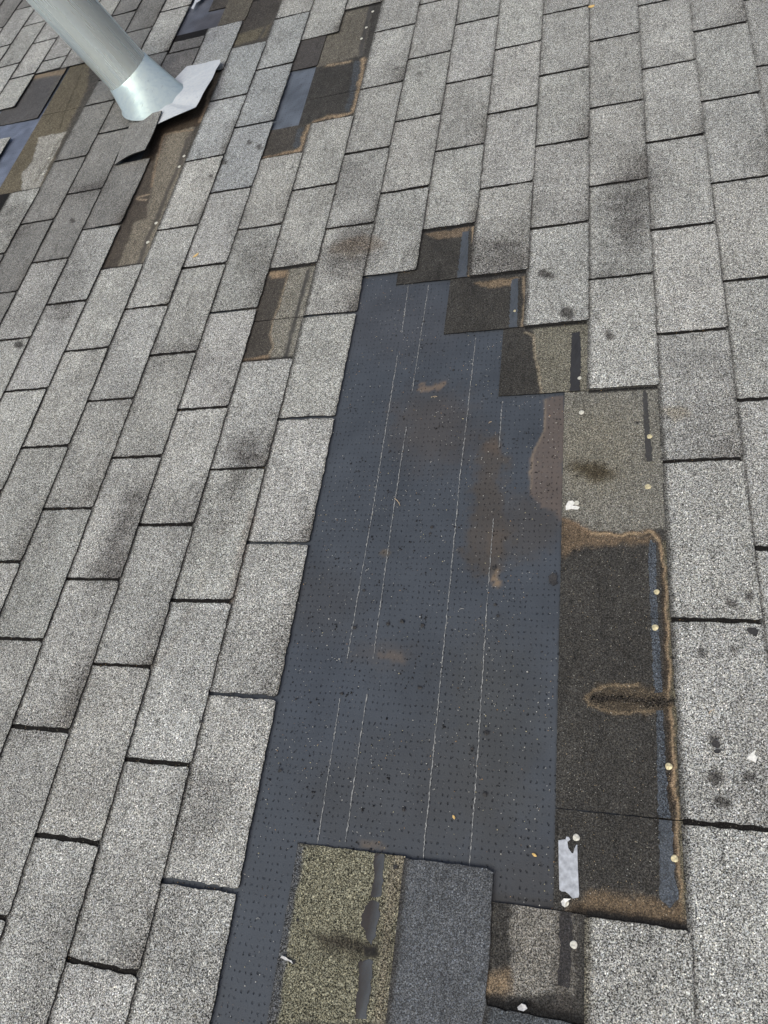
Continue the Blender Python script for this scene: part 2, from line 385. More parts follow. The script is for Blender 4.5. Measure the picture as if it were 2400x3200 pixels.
line('hl6', [(2066, 1700), (2080, 1840), (2085, 1935), (2091, 2030), (2094, 2130), (2093, 2225), (2101, 2330), (2105, 2450), (2116, 2545), (2117, 2640), (2122, 2740), (2130, 2810)], .0032, (.38, .25, .12), .9, .9, .3, .0028)
line('hl6', [(1850, 1665), (1950, 1670), (2030, 1662), (2062, 1690)], .0045, (.36, .25, .12), .75, 1.0, .4, .0030)
for u_, v_ in ((1795, 1718), (1795, 2054), (1803, 2234), (1991, 1318), (1820, 2512)): poly('hl6', ell(u_, v_, 6, 5), .002, (.006, .006, .006), 1, .1, .001)
line('mem', [(1764, 1620), (1757, 1900), (1750, 2300), (1746, 2600), (1748, 2815)], .007, (.020, .019, .018), .75, 1.0, None, .003)  # shadow of the headlap's top edge, painted into the membrane colour
line('mem', [(1490, 2800), (1600, 2808), (1755, 2828)], .010, (.022, .021, .019), .7, 1.2, None, .003)
line('hl6', [(2066, 1760), (2074, 1900), (2080, 2060), (2078, 2200), (2090, 2330), (2092, 2450), (2102, 2560), (2106, 2700)], .006, (.040, .028, .018), .6, .9, None, .002)
line('hl6', [(2082, 1700), (2098, 1900), (2108, 2140), (2112, 2300), (2128, 2480), (2136, 2700), (2142, 2850)], .012, (.12, .11, .075), .7, 1.0, None, .003)
poly('hl6', [(1835, 2170), (1880, 2138), (1990, 2135), (2100, 2150), (2105, 2215), (2000, 2232), (1880, 2215), (1830, 2190)], .018, (.080, .062, .040), .7, .8, .005)
line('hl6', [(1842, 2200), (1832, 2180), (1850, 2155), (1900, 2140), (1990, 2140)], .005, (.24, .17, .085), .7, .8, .6, .002)
line('hl6', [(1842, 2200), (1880, 2216), (1960, 2228), (2040, 2218)], .005, (.20, .14, .07), .7, .8, .6, .002)
line('hl6', [(1850, 2175), (1950, 2180), (2040, 2190), (2110, 2195)], .012, (.022, .020, .018), .95, 1.0, 1.6, .004)
poly('hl6', [(1772, 2835), (1830, 2800), (1900, 2790), (2000, 2800), (2060, 2825), (2130, 2830), (2145, 2900), (1900, 2870), (1770, 2850)], .02, (.15, .10, .048), .9, .6, .005)
line('hl6', [(1800, 2848), (1950, 2868), (2060, 2885), (2140, 2905)], .016, (.018, .015, .012), .95, .8, .8, .003)

# --- fifth row: piece above the opening and tab at the photo's bottom
poly('hl5', [(1560, 1030), (1662, 1030), (1668, 1110), (1682, 1160), (1697, 1240), (1560, 1250)], .006, tuple(HDARK * .95), 1, .75, .003)
poly('hl5', [(1662, 1020), (1850, 1000), (1850, 1240), (1697, 1240), (1682, 1160), (1668, 1110)], .006, (.150, .145, .118), 1, .9, .003)
line('hl5', [(1640, 1036), (1666, 1045), (1670, 1110), (1684, 1165), (1694, 1235)], .005, (.26, .21, .13), .7, .9, None, .002)
poly('hl5', [(1505, 2795), (1602, 2800), (1600, 2960), (1590, 3110), (1500, 3110)], .01, tuple(HDARK * .9), 1, .85, .003)
poly('hl5', [(1602, 2800), (1800, 2840), (1790, 3110), (1590, 3110), (1600, 2960)], .01, (.165, .160, .145), 1, .95, .004)
poly('hl5', [(1505, 3045), (1590, 3030), (1594, 3100), (1510, 3110)], .02, (.22, .15, .075), .8, .7, .004)
line('hl5', [(1768, 2845), (1768, 2960), (1760, 3060), (1756, 3150)], .026, (.050, .046, .042), .75, 1.1, .7, .005)
line('hl5', [(1500, 3125), (1600, 3150), (1700, 3172), (1800, 3195)], .022, (.014, .013, .012), .95, .7, .9, .004)
poly('tabB5', [(1750, 2850), (1845, 2860), (1840, 3200), (1740, 3200)], .03, (.13, .12, .09), .7, None, .004)
# --- fourth and third rows: small dark pieces above the opening
line('hl4', [(1636, 862), (1640, 940), (1632, 1010), (1626, 1030)], .006, TAN, .9, .9, .5, .002)
poly('hl4', [(1478, 880), (1560, 868), (1625, 862), (1600, 890), (1530, 897)], .01, (.22, .15, .075), .7, .7, .003)
line('hl3', [(1478, 708), (1480, 770), (1470, 850), (1464, 868)], .006, (.33, .23, .12), .95, .9, .5, .002)
poly('hl3', [(1325, 728), (1400, 716), (1470, 706), (1450, 735), (1370, 745)], .008, (.22, .15, .08), .6, .7, .003)
# --- loose greenish shingle at the bottom
poly('hl3b', [(940, 2640), (1290, 2660), (1200, 3200), (840, 3200)], .012, (.165, .162, .118), 1, 1.1, .003)
poly('hl3b', [(905, 2640), (950, 2645), (915, 2820), (893, 3000), (862, 3200), (820, 3200)], .008, (.075, .080, .086), 1, 1.0, .003)
poly('hl3b', [(1215, 2660), (1290, 2660), (1240, 2850), (1225, 2950), (1200, 3200), (1165, 3200)], .02, (.15, .125, .085), .65, None, .003)
poly('hl3b', [(965, 2920), (1050, 2915), (1140, 2935), (1180, 2960), (1180, 2990), (1100, 2990), (1000, 2965)], .025, (.030, .026, .020), .92, .9, .005)
poly('hl3b', [(1130, 2955), (1175, 2955), (1180, 2985), (1135, 2990)], .006, (.008, .008, .008), .95, .3, .002)
# --- dark patch in the left field
poly('hl0', [(880, 840), (905, 850), (885, 900), (868, 960), (850, 1000), (845, 1040), (850, 1080), (835, 1120), (730, 1140), (780, 1000), (830, 850)], .006, (.060, .055, .048), 1, .7, .003)
poly('hl0', [(905, 838), (990, 820), (920, 1130), (836, 1128), (848, 1080), (845, 1040), (852, 1000), (872, 960), (887, 900)], .006, (.185, .180, .155), 1, 1.0, .003)
line('hl0', [(900, 848), (885, 900), (868, 960), (850, 1000), (843, 1040), (850, 1085), (836, 1118)], .0045, (.26, .20, .12), .75, .8, None, .002)
line('hl0', [(962, 845), (940, 930), (912, 1030), (890, 1118)], .012, (.038, .037, .036), .9, .5, .2, .002)
poly('hl0', [(838, 845), (900, 842), (890, 862), (845, 868)], .006, (.26, .175, .09), .8, None, .002)
poly('hl0', [(757, 1120), (836, 1105), (836, 1128), (757, 1134)], .006, (.26, .175, .09), .8, None, .002)
# --- uncovered patch higher in the left field
poly('hl0', [(960, 60), (1150, 10), (1160, 40), (1135, 170), (1050, 190), (985, 205), (950, 150)], .01, (.120, .113, .095), .95, .85, .003)
line('hl0', [(1135, 180), (1130, 230), (1122, 270), (1110, 320), (1100, 350), (1060, 362)], .012, (.36, .25, .13), .85, 1.3, .9, .0045)
line('hl0', [(1060, 362), (1020, 362), (985, 375), (963, 392)], .014, (.33, .23, .12), .85, 1.3, .9, .0045)
line('hl-1', [(963, 392), (950, 430), (935, 468)], .012, (.33, .23, .12), .85, 1.3, .9, .0045)
line('hl-1', [(935, 468), (880, 478), (822, 492)], .014, (.30, .20, .10), .85, 1.3, .9, .0045)
line('hl0', [(1022, 200), (1060, 196), (1090, 190)], .014, (.33, .24, .13), .85, 1.3, .9, .0045)
poly('hl0', [(1105, 190), (1128, 185), (1118, 250), (1100, 310), (1090, 350), (1078, 345), (1094, 270)], .006, (.055, .064, .074), .8, .7, .004)
poly('hl-1', [(930, 400), (948, 395), (935, 460), (915, 465)], .006, (.055, .064, .074), .8, .7, .004)
line('hl0', [(1160, 12), (1145, 70), (1130, 140), (1128, 170)], .016, (.045, .044, .042), .9, .4, .2, .002)
# --- strip below the vent flashing
poly('hl-4', [(640, 150), (700, 190), (670, 290), (590, 420), (570, 500), (530, 720), (440, 860), (300, 860), (420, 640), (460, 500), (560, 300)], .03, (.170, .155, .125), 1, .85, .004)
poly('hl-4', [(450, 480), (482, 500), (475, 560), (455, 680), (420, 690), (380, 800), (345, 860), (300, 870), (400, 650)], .012, (.050, .042, .035), .9, .6, .004)
poly('hl-4', [(500, 330), (600, 330), (668, 215), (690, 215), (660, 300), (620, 390), (560, 405), (510, 415), (480, 500), (450, 500)], .012, (.036, .026, .018), .95, .6, .004)  # black shade under the raised flange and curled tab, painted into the headlap
line('hl-4', [(676, 228), (668, 260), (650, 300), (640, 340), (622, 378)], .012, (.24, .17, .10), .9, .9, .5, .003)
line('hl-4', [(600, 404), (540, 410), (505, 420), (495, 470), (483, 520), (472, 580)], .008, (.24, .165, .09), .75, .9, None, .003)
line('hl-4', [(463, 605), (430, 612), (425, 618), (455, 622)], .007, (.32, .24, .15), .8, .8, None, .002)
line('hl-4', [(585, 430), (560, 510), (520, 600), (490, 680), (460, 740), (430, 830)], .015, (.048, .044, .040), .85, .5, .2, .002)
# --- long strip at the far left
poly('hl-8', [(150, 170), (280, 190), (270, 280), (210, 400), (110, 620), (-60, 640), (0, 560), (110, 380), (160, 240)], .02, (.125, .105, .062), .95, .8, .004)
poly('hl-8', [(118, 425), (205, 410), (150, 520), (112, 605), (68, 600), (66, 535), (100, 500)], .008, (.28, .28, .26), .95, 1.0, .003)
line('hl-8', [(250, 230), (200, 350), (185, 400)], .006, (.04, .035, .025), .7, .8, None, .002)
line('hl-8', [(180, 440), (150, 500), (105, 570)], .010, (.10, .095, .08), .7, .8, None, .003)
line('hl-9', [(60, 250), (120, 232), (195, 222)], .035, (.23, .165, .09), .85, .8, .5, .004)
poly('hl-9', [(40, 260), (170, 235), (130, 360), (0, 385), (0, 340)], .02, (.075, .075, .078), .7, .5, .004)
# --- top edge strip
poly('hl-3', [(715, 145), (735, 105), (845, 75), (830, 112)], .02, (.115, .105, .075), .95, .9, .004)
line('hl-3', [(828, 82), (808, 120)], .014, (.045, .042, .038), .85, .5, .3, .002)

# --- marks and a painted sky reflection on the membrane
MEMB = (.048, .058, .072)
poly('mem', [(1500, 1350), (1560, 1340), (1580, 1420), (1570, 1560), (1600, 1660), (1560, 1790), (1480, 1800), (1440, 1690), (1470, 1560), (1480, 1450)], .035, (.060, .052, .044), .75, .0, .014)
poly('mem', [(1600, 1540), (1755, 1580), (1760, 1650), (1700, 1720), (1600, 1740), (1580, 1640)], .05, (.064, .058, .052), .5, None, .012)
poly('mem', [(1705, 1235), (1762, 1228), (1760, 1620), (1735, 1600), (1690, 1575), (1655, 1540), (1652, 1500), (1662, 1400), (1688, 1350), (1700, 1320), (1700, 1270)], .004, (.105, .088, .078), .9, .0, .004)
line('mem', [(1702, 1240), (1704, 1300), (1694, 1345), (1668, 1395), (1660, 1450), (1654, 1520)], .004, (.20, .155, .105), .8, .9, None, .002)
poly('mem', ell(1350, 1200, 42, 9, -3), .008, (.26, .17, .09), .55, .0, .010)
poly('mem', ell(1552, 1800, 10, 26, 0), .012, (.26, .17, .08), .7, .0, .006)
poly('mem', ell(1545, 1690, 30, 40, 0), .02, (.12, .085, .055), .25, None, .006)
poly('mem', ell(1540, 1390, 30, 20, 0), .02, (.10, .070, .048), .5, None, .006)
poly('mem', ell(1200, 1722, 16, 12, 0), .004, (.090, .080, .068), .9, None, .003)
poly('mem', ell(1195, 2040, 110, 30, 0), .05, (.075, .062, .050), .3, None, .01)
poly('mem', ell(1225, 2048, 45, 14, 10), .01, (.13, .095, .065), .45, None, .006)
poly('mem', ell(1160, 2642, 45, 13, 6), .01, (.19, .135, .080), .6, None, .006)
poly('mem', ell(1350, 1330, 130, 120), .12, (.060, .054, .050), .6, None, .02)
poly('mem', ell(1530, 2300, 160, 330), .15, (.050, .053, .052), .55, None, .02)
poly('mem', ell(950, 2150, 150, 200), .15, (.046, .057, .074), .7, None, .02)
poly('mem', ell(1300, 2500, 330, 200), .15, (.044, .047, .050), .5, None, .02)
poly('mem', ell(1000, 1880, 120, 120), .12, (.047, .050, .055), .5, None, .02)
poly('mem', ell(1250, 1000, 200, 120), .12, (.056, .062, .073), .6, None, .02)
poly('mem', ell(1650, 2770, 150, 120), .10, (.040, .040, .040), .6, None, .02)
poly('mem', [(0, 300), (200, 330), (100, 560), (0, 640), (-60, 640), (-60, 400)], .05, (.120, .145, .200), .9, None, .006)  # sky reflection painted into the sheet colour at the far left
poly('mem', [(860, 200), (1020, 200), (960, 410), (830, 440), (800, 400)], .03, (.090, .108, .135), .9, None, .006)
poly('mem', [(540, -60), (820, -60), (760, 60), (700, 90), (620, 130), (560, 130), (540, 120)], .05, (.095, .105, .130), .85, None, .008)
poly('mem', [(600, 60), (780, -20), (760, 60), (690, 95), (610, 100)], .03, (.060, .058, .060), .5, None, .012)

# ------------------------------------------------------------------ deck and membrane
def deck():
    xs = [-3.6, 2.4]; ys = [-1.4, 6.6]; z0, z1 = ZO - .035, ZO - .003
    V = [(x, y, z) for z in (z0, z1) for y in ys for x in xs]
    F = [(0, 2, 3, 1), (4, 5, 7, 6), (0, 1, 5, 4), (2, 6, 7, 3), (0, 4, 6, 2), (1, 3, 7, 5)]
    tag(finish('roof_deck', V, F, DECKM, (0, 0, 0)), 'sloping timber roof deck under the membrane', kind='structure')
deck()
def dense(lo, hi, regions, coarse, fine):
    out = [lo]
    while out[-1] < hi - 1e-6:
        c = out[-1]; s = coarse
        for a, b in regions:
            if a - 1e-6 <= c < b: s = fine
            elif c < a < c + s: s = a - c
        out.append(min(hi, c + max(s, 1e-4)))
    return np.array(out)
def membrane():
    xs = dense(-3.5, 2.3, [(-.02, .54)], .016, .0045); ys = dense(-1.3, 6.5, [(-.30, 1.55)], .018, .006)
    def tf(x, y):
        c = np.ones((len(x), 4)); c[:, 0], c[:, 1], c[:, 2] = MEMB; c[:, 3] = 0
        f = .9 + .25 * fbm(x * 9, y * 5, 31); c[:, :3] *= f[:, None]
        c = paint(x, y, c, ('mem',))
        g = np.where((x < 0) & (y > 1.8), .55 + .9 * fbm(x * 34, y * 26, 91), 1.0)
        c[:, :3] *= g[:, None]; return c
    def zt(x, y):
        return ZO - .0004 + .0012 * (fbm(x * 9, y * 4, 40) - .5)
    V, F, C = slab(xs, ys, zt, .0012, tf, 0, False)
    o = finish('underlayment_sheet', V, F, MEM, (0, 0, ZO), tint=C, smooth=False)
    tag(o, 'dark blue-grey roofing underlayment with pimpled surface, laid bare in a long strip', 'underlayment')
    return o
memb = membrane()
def chalk(pts, breaks, seed):
    """broken white marking line printed along the underlayment: short ragged dashes"""
    rs = np.random.RandomState(seed); P_ = [at(u, v, ZO) for u, v in pts]; V = []; F = []
    def flush():
        if V:
            A = np.array(V); A[:, 2] = ZO + .0009
            finish('printed_line', A, list(F), CHALK, (0, 0, ZO), memb, (0, 0, ZO))
        V.clear(); F.clear()
    for k in range(len(P_) - 1):
        if k in breaks: flush(); continue
        a, b = P_[k], P_[k + 1]; L = np.linalg.norm(b - a); d = (b - a) / L; n = np.array([-d[1], d[0], 0]); m = max(2, int(L / .0035))
        base = len(V); first = base == 0
        for i in range(m + 1):
            if i == 0 and not first: base -= 2; continue
            q = a + d * (L * i / m) + n * (rs.rand() - .5) * .0018
            ww = .0001 + .0011 * rs.rand() * (.35 + .65 * (rs.rand() > .25)); V += [q + n * ww, q - n * ww]
        for i in range(m): F.append([base + 2 * i, base + 2 * i + 1, base + 2 * i + 3, base + 2 * i + 2])
    flush()
chalk([(1277, 889), (1256, 1041), (1243, 1109), (1164, 1600), (1085, 2058), (1063, 2183), (1029, 2400), (993, 2638)], (1, 4), 1)
chalk([(1340, 890), (1287, 1229), (1270, 1335), (1229, 1600), (1166, 2058), (1147, 2169), (1113, 2400), (1080, 2631)], (1, 4), 2)
chalk([(1487, 1056), (1451, 1379), (1436, 1500), (1427, 1610), (1350, 2400), (1321, 2689)], (), 3)
chalk([(1569, 1258), (1560, 1398), (1542, 1620), (1523, 1870), (1490, 2400), (1468, 2709)], (1,), 4)

# ------------------------------------------------------------------ rows of shingles
BUTT = {n: 5.0 * n for n in range(-6, 10)}
BUTT.update({-6: -30.2, -7: -35.3, -8: -40.2, -9: -44.9, -10: -49.3, -11: -53.5, -12: -57.8, -13: -62.3, -14: -66.9, -15: -71.3, -16: -75.8, -17: -80.3, -18: -84.8, -19: -89.3, -20: -94})
PHASE = {-7: .026, -6: .424, -5: .831, -4: .268, -3: .709, -2: .131, -1: .581, 0: 0, 1: .375, 2: .844, 3: .264, 4: .715, 5: .12, 6: .56, 7: .986, 8: .336, 9: .76,
         -8: .64, -9: .21, -10: .80, -11: .38, -12: .90, -13: .95, -14: .50, -15: .05, -16: .6, -17: .15, -18: .7, -19: .25}
PH_UP = {-7: .48, -8: .14, -9: .66, -10: .25, -11: .88, -12: .40}
LIM = {-7: 8.48, -8: 8.14, -9: 8.66, -10: 8.6, -11: 8.6, -12: 8.6}
def rows():
    """list of (n, y0, y1): every tab that is still in place"""
    L = []
    for n in range(-19, 10):
        if n in PH_UP:
            lim = LIM[n]; ph = PHASE[n]; k = -3
            while k + ph < lim - .02:
                L.append((n, k + ph, min(k + ph + 1, lim))); k += 1
            y = lim
            if abs((y - PH_UP[n]) % 1) > .02:
                y2 = math.ceil(y - PH_UP[n]) + PH_UP[n]; L.append((n, y, y2)); y = y2
            while y < 19: L.append((n, y, y + 1)); y += 1
        else:
            for k in range(-3, 19): L.append((n, k + PHASE[n], k + PHASE[n] + 1))
    return L
def gone(n, y0, y1):
    c = (y0 + y1) / 2
    if n == 1: return c < 4.375
    if n == 2: return c < 4.8
    if n == 3: return .264 < c < 4.264
    if n == 4: return -.285 < c < 3.715
    if n == 5: return .12 < c < 3.12
    if n == -1: return 3.58 < c < 4.58 or 6.58 < c < 8.58
    if n == -2: return 6.13 < c < 8.6
    if n == -5: return 4.83 < c < 7.83 or 8.83 < c < 12
    if n == -6: return 6.42 < c < 7.42 or c > 8.42 and c < 12
    if n == -4: return 8.27 < c < 9.27
    if n == -7: return False
    if n in (-9,): return 6.2 < c < 8.6
    if n in (-10, -11): return 6.2 < c < 8.6
    if n == -12: return 6.0 < c < 7.6
    return False
FINE = [(0, 3.3, 4.8), (0, 6.0, 9.3), (-1, 5.5, 6.6), (3, 4.2, 5.3), (3, -.8, .3), (4, 3.7, 4.9), (5, 3.1, 4.3), (5, -1, .14), (6, -.6, 3.6), (-4, 4.2, 9.3), (-3, 7.6, 9.8), (-8, 6.1, 8.7)]
SEAL = [
    (6, .9, 3, [(2034, 1684), (2050, 1696), (2054, 1900), (2064, 2060), (2070, 2160), (2046, 2165), (2040, 2100), (2032, 1850), (2026, 1700)], TAR, .85),
    (6, .9, 3, [(2052, 2222), (2072, 2218), (2080, 2400), (2095, 2560), (2058, 2560), (2052, 2400)], TAR, .85),
    (6, -1, .3, [(2058, 2540), (2098, 2540), (2106, 2690), (2118, 2805), (2092, 2838), (2063, 2810)], TAR, .5),
    (6, 2.7, 4, [(2008, 1222), (2020, 1215), (2036, 1400), (2046, 1630), (2036, 1645), (2022, 1500), (2014, 1360)], STRIPE, .2),
    (5, 3, 4, [(1786, 1040), (1812, 1034), (1817, 1120), (1812, 1224), (1780, 1228)], (.034, .035, .038), .08),
    (5, -1, 1, [(1750, 2845), (1786, 2850), (1788, 2960), (1778, 3090), (1742, 3080), (1748, 2960)], (.032, .031, .032), .6),
    (3, -1, 1, [(1170, 2662), (1202, 2664), (1198, 2730), (1190, 2800), (1160, 2802), (1166, 2730)], (.036, .037, .040), .05),
    (3, -1, 1, [(1156, 2815), (1184, 2820), (1184, 2870), (1172, 2925), (1160, 2955), (1142, 2925), (1126, 2880), (1134, 2845)], (.044, .041, .042), .05),
    (3, -1, 1, [(1122, 3002), (1165, 3002), (1164, 3025), (1152, 3120), (1145, 3185), (1107, 3185), (1120, 3060)], (.038, .038, .040), .05),
    (4, 3, 5, [(1598, 872), (1620, 868), (1616, 1030), (1590, 1036)], TAR, .15),
    (3, 3, 6, [(1444, 724), (1466, 720), (1458, 868), (1428, 872)], TAR, .15)]
OPEN_SEAM = {(6, .56), (0, 4.0), (0, 7.0), (3, 4.264), (4, 3.715), (5, 3.12), (3, .264), (5, .12), (4, -.285), (-8, 7.64)}
def zt_at(n, x):
    d = (BUTT[n] * UX - x) / UX
    return ZO + .0072 * np.clip(1 - d / 12, 0, 1) + T
def tab_col(n, y0, y1):
    c = (y0 + y1) / 2; xm = (BUTT[n] - 2.5)
    rs = random.Random(n * 131 + int(round(y0 * 10)))
    if (n == -8 and 4.6 < c < 8.2) or (n == -9 and 4.0 < c < 5.2) or (n == -7 and 5.0 < c < 8.6) or (n == -6 and 5.4 < c < 8.7) or (n == -8 and 3.6 < c < 4.6): return REPAIR * rs.uniform(.9, 1.12), 'dark'
    if n in (-8, -9) and 8.1 < c < 11: return REPAIR * rs.uniform(.95, 1.1), 'dark'
    if n <= -14 and c > 10.4 or (n <= -15 and c > 9.8): return REPAIR * rs.uniform(.9, 1.1), 'dark'
    if n == 4 and c < 0: return np.array([.060, .068, .076]), 'blue'
    if n == 3 and c < 1: return np.array([.085, .093, .103]), 'blue'
    col = LIGHT * rs.uniform(.87, 1.08) * np.array([1 + rs.uniform(-.008, .008), 1, 1 + rs.uniform(-.012, .012)])
    if -5 <= n <= -3 and 6.2 < c < 8.6: col = col * np.array([.99, 1.03, 1.08]); return col, 'bluish'  # pale blue sheen painted in as a tint of these tabs
    if c > 5 and n >= 0: col = col * .97
    return col, 'light'
KEY = .0050
ORD = ['zeroth', 'first', 'second', 'third', 'fourth', 'fifth', 'sixth', 'seventh', 'eighth', 'ninth', 'tenth', 'eleventh', 'twelfth', 'thirteenth', 'fourteenth', 'fifteenth', 'sixteenth', 'seventeenth', 'eighteenth', 'nineteenth', 'twentieth', 'twenty-first', 'twenty-second', 'twenty-third']
DN = {'dark': 'dark grey', 'blue': 'blue-black', 'bluish': 'bluish grey', 'light': 'pale grey'}
TABS = []
cnt = {}
for (n, y0, y1) in rows():
    if gone(n, y0, y1) or y1 - y0 < .12: continue
    xb = BUTT[n] * UX; xa = BUTT[n - 1] * UX if n - 1 in BUTT else xb - 5 * UX
    pts = [px(x, y * UY) for x in (xa, xb) for y in (y0, (y0 + y1) / 2, y1)]
    M_ = 400
    if not any(-M_ < p[0] < 2400 + M_ and -M_ < p[1] < 3200 + M_ for p in pts): continue
    vis = False
    for fx in np.linspace(.06, .94, 7):
        for fy in np.linspace(.04, .96, 9):
            p = px(xa + (xb - xa) * fx, (y0 + (y1 - y0) * fy) * UY)
            if 8 < p[0] < 2392 and 8 < p[1] < 3192: vis = True
    if vis: cnt[n] = cnt.get(n, 0) + 1
    TABS.append((n, y0, y1, vis, cnt.get(n, 0)))
def edge_dark(x, y, c, n, y0, y1):
    """dark line along the step of the row above and the butt, grime by the cut-outs"""
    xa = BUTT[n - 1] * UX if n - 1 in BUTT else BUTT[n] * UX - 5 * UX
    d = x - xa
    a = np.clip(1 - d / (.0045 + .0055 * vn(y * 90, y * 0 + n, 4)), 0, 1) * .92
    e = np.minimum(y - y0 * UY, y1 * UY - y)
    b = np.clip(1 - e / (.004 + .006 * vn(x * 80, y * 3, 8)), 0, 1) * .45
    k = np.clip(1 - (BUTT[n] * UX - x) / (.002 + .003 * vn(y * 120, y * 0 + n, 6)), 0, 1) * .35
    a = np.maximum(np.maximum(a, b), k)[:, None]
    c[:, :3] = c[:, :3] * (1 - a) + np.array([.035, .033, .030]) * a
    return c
def make_tab(n, y0, y1, vis, num):
    rs = random.Random(n * 977 + int(round(y0 * 100)))
    xb = BUTT[n] * UX; xa = (BUTT[n - 1] * UX if n - 1 in BUTT else xb - 5 * UX) - .004
    if gone_near(n, y0, y1): xa -= 0.0
    col, kind = tab_col(n, y0, y1)
    g0 = KEY * rs.uniform(.65, 1.05); g1 = KEY * rs.uniform(.65, 1.05)
    rw, rw2, rw3 = rs.random(), rs.random(), rs.uniform(.35, .8); rfac = rs.choice((.35, .6, .9, 1.15)); lift = rs.uniform(0, .0024); ph = rs.uniform(0, 50)
    ya, yb = y0 * UY + g0, y1 * UY - g1
    far = px(xb, ya)[1] < 700
    st = .009 if far else .006
    xs = np.linspace(xa, xb, max(5, int((xb - xa) / st))); ys = np.linspace(ya, yb, max(5, int((yb - ya) / st)))
    def zf(x, y):
        d = np.clip((xb - x) / (5 * UX), 0, 1)
        dr = 0.0045 if (n == 0 and y0 < 4.35) else (0.003 if n == 3 and y0 < 1 else 0.0)
        return zt_at(n, x) - dr * np.clip(1 - (xb - x) / .09, 0, 1) ** 2 * (np.clip((4.33 * UY - y) / .04, 0, 1) if n == 0 else 1) + lift * (0 if dr else 1) * (1 - d) ** 2 * (.5 + .5 * np.sin(y * 14 + ph)) + .0009 * (fbm(x * 22, y * 14, 17) - .5) * np.clip((x - xa) / .03, 0, 1)
    def tf(x, y):
        c = np.ones((len(x), 4)); c[:, :3] = col
        f = .84 + .34 * fbm(x * 16 + n, y * 9, 21); c[:, :3] *= f[:, None]
        c[:, 3] = 1.0 if kind != 'dark' else .8
        if kind == 'blue': c[:, 3] = .75
        if rw > .45 and kind != 'blue':
            wv_ = np.exp(-np.clip(xb - x, 0, 1) / (.020 + .035 * rw2)) * np.clip(1.15 - (y - ya) / ((.35 + .6 * rw2) * (yb - ya)), 0, 1)
            wv_ = np.clip(wv_ * rw3 * np.clip(.1 + 1.7 * fbm(x * 30, y * 16, n + 40), 0, 1.3), 0, .7)
            c[:, :3] = c[:, :3] * (1 - wv_[:, None]) + np.array([.085, .078, .070]) * wv_[:, None]; c[:, 3] += .35 * wv_
        c = edge_dark(x, y, c, n, y0, y1)
        lay = ['tab'] if kind != 'blue' else []
        if n == 5: lay.append('tabB5')
        return paint(x, y, c, lay, rfac)
    shape = None
    V, F, C = slab(xs, ys, zf, T - .0002, tf, seed=(n * 37 + int(y0 * 10)) % 9999)
    org = np.array([xb, (ya + yb) / 2, zt_at(n, xb) - T])
    fine = None
    for (fn, a, b) in FINE:
        if fn == n and y0 < b and y1 > a: fine = True
    top_x = (BUTT[n] - 11.75) * UX
    if not fine:
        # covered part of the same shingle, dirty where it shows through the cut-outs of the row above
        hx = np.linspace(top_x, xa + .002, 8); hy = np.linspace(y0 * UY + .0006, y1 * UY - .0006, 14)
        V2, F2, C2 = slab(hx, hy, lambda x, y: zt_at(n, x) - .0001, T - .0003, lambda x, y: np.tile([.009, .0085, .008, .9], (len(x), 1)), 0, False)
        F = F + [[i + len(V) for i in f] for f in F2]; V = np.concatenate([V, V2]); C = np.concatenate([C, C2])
    if fine:
        o = bpy.data.objects.new('shingle', None); o.empty_display_size = .05; scene.collection.objects.link(o)
        o.matrix_world = MR @ Matrix.Translation(Vector(org))
        finish('tab', V, F, GRAN, org, o, org, tint=C)
    else: o = finish('shingle', V, F, GRAN, org, tint=C)
    if fine: headlap(n, y0, y1, top_x, xa + .002, o, org)
    return o, kind
def gone_near(n, y0, y1): return False
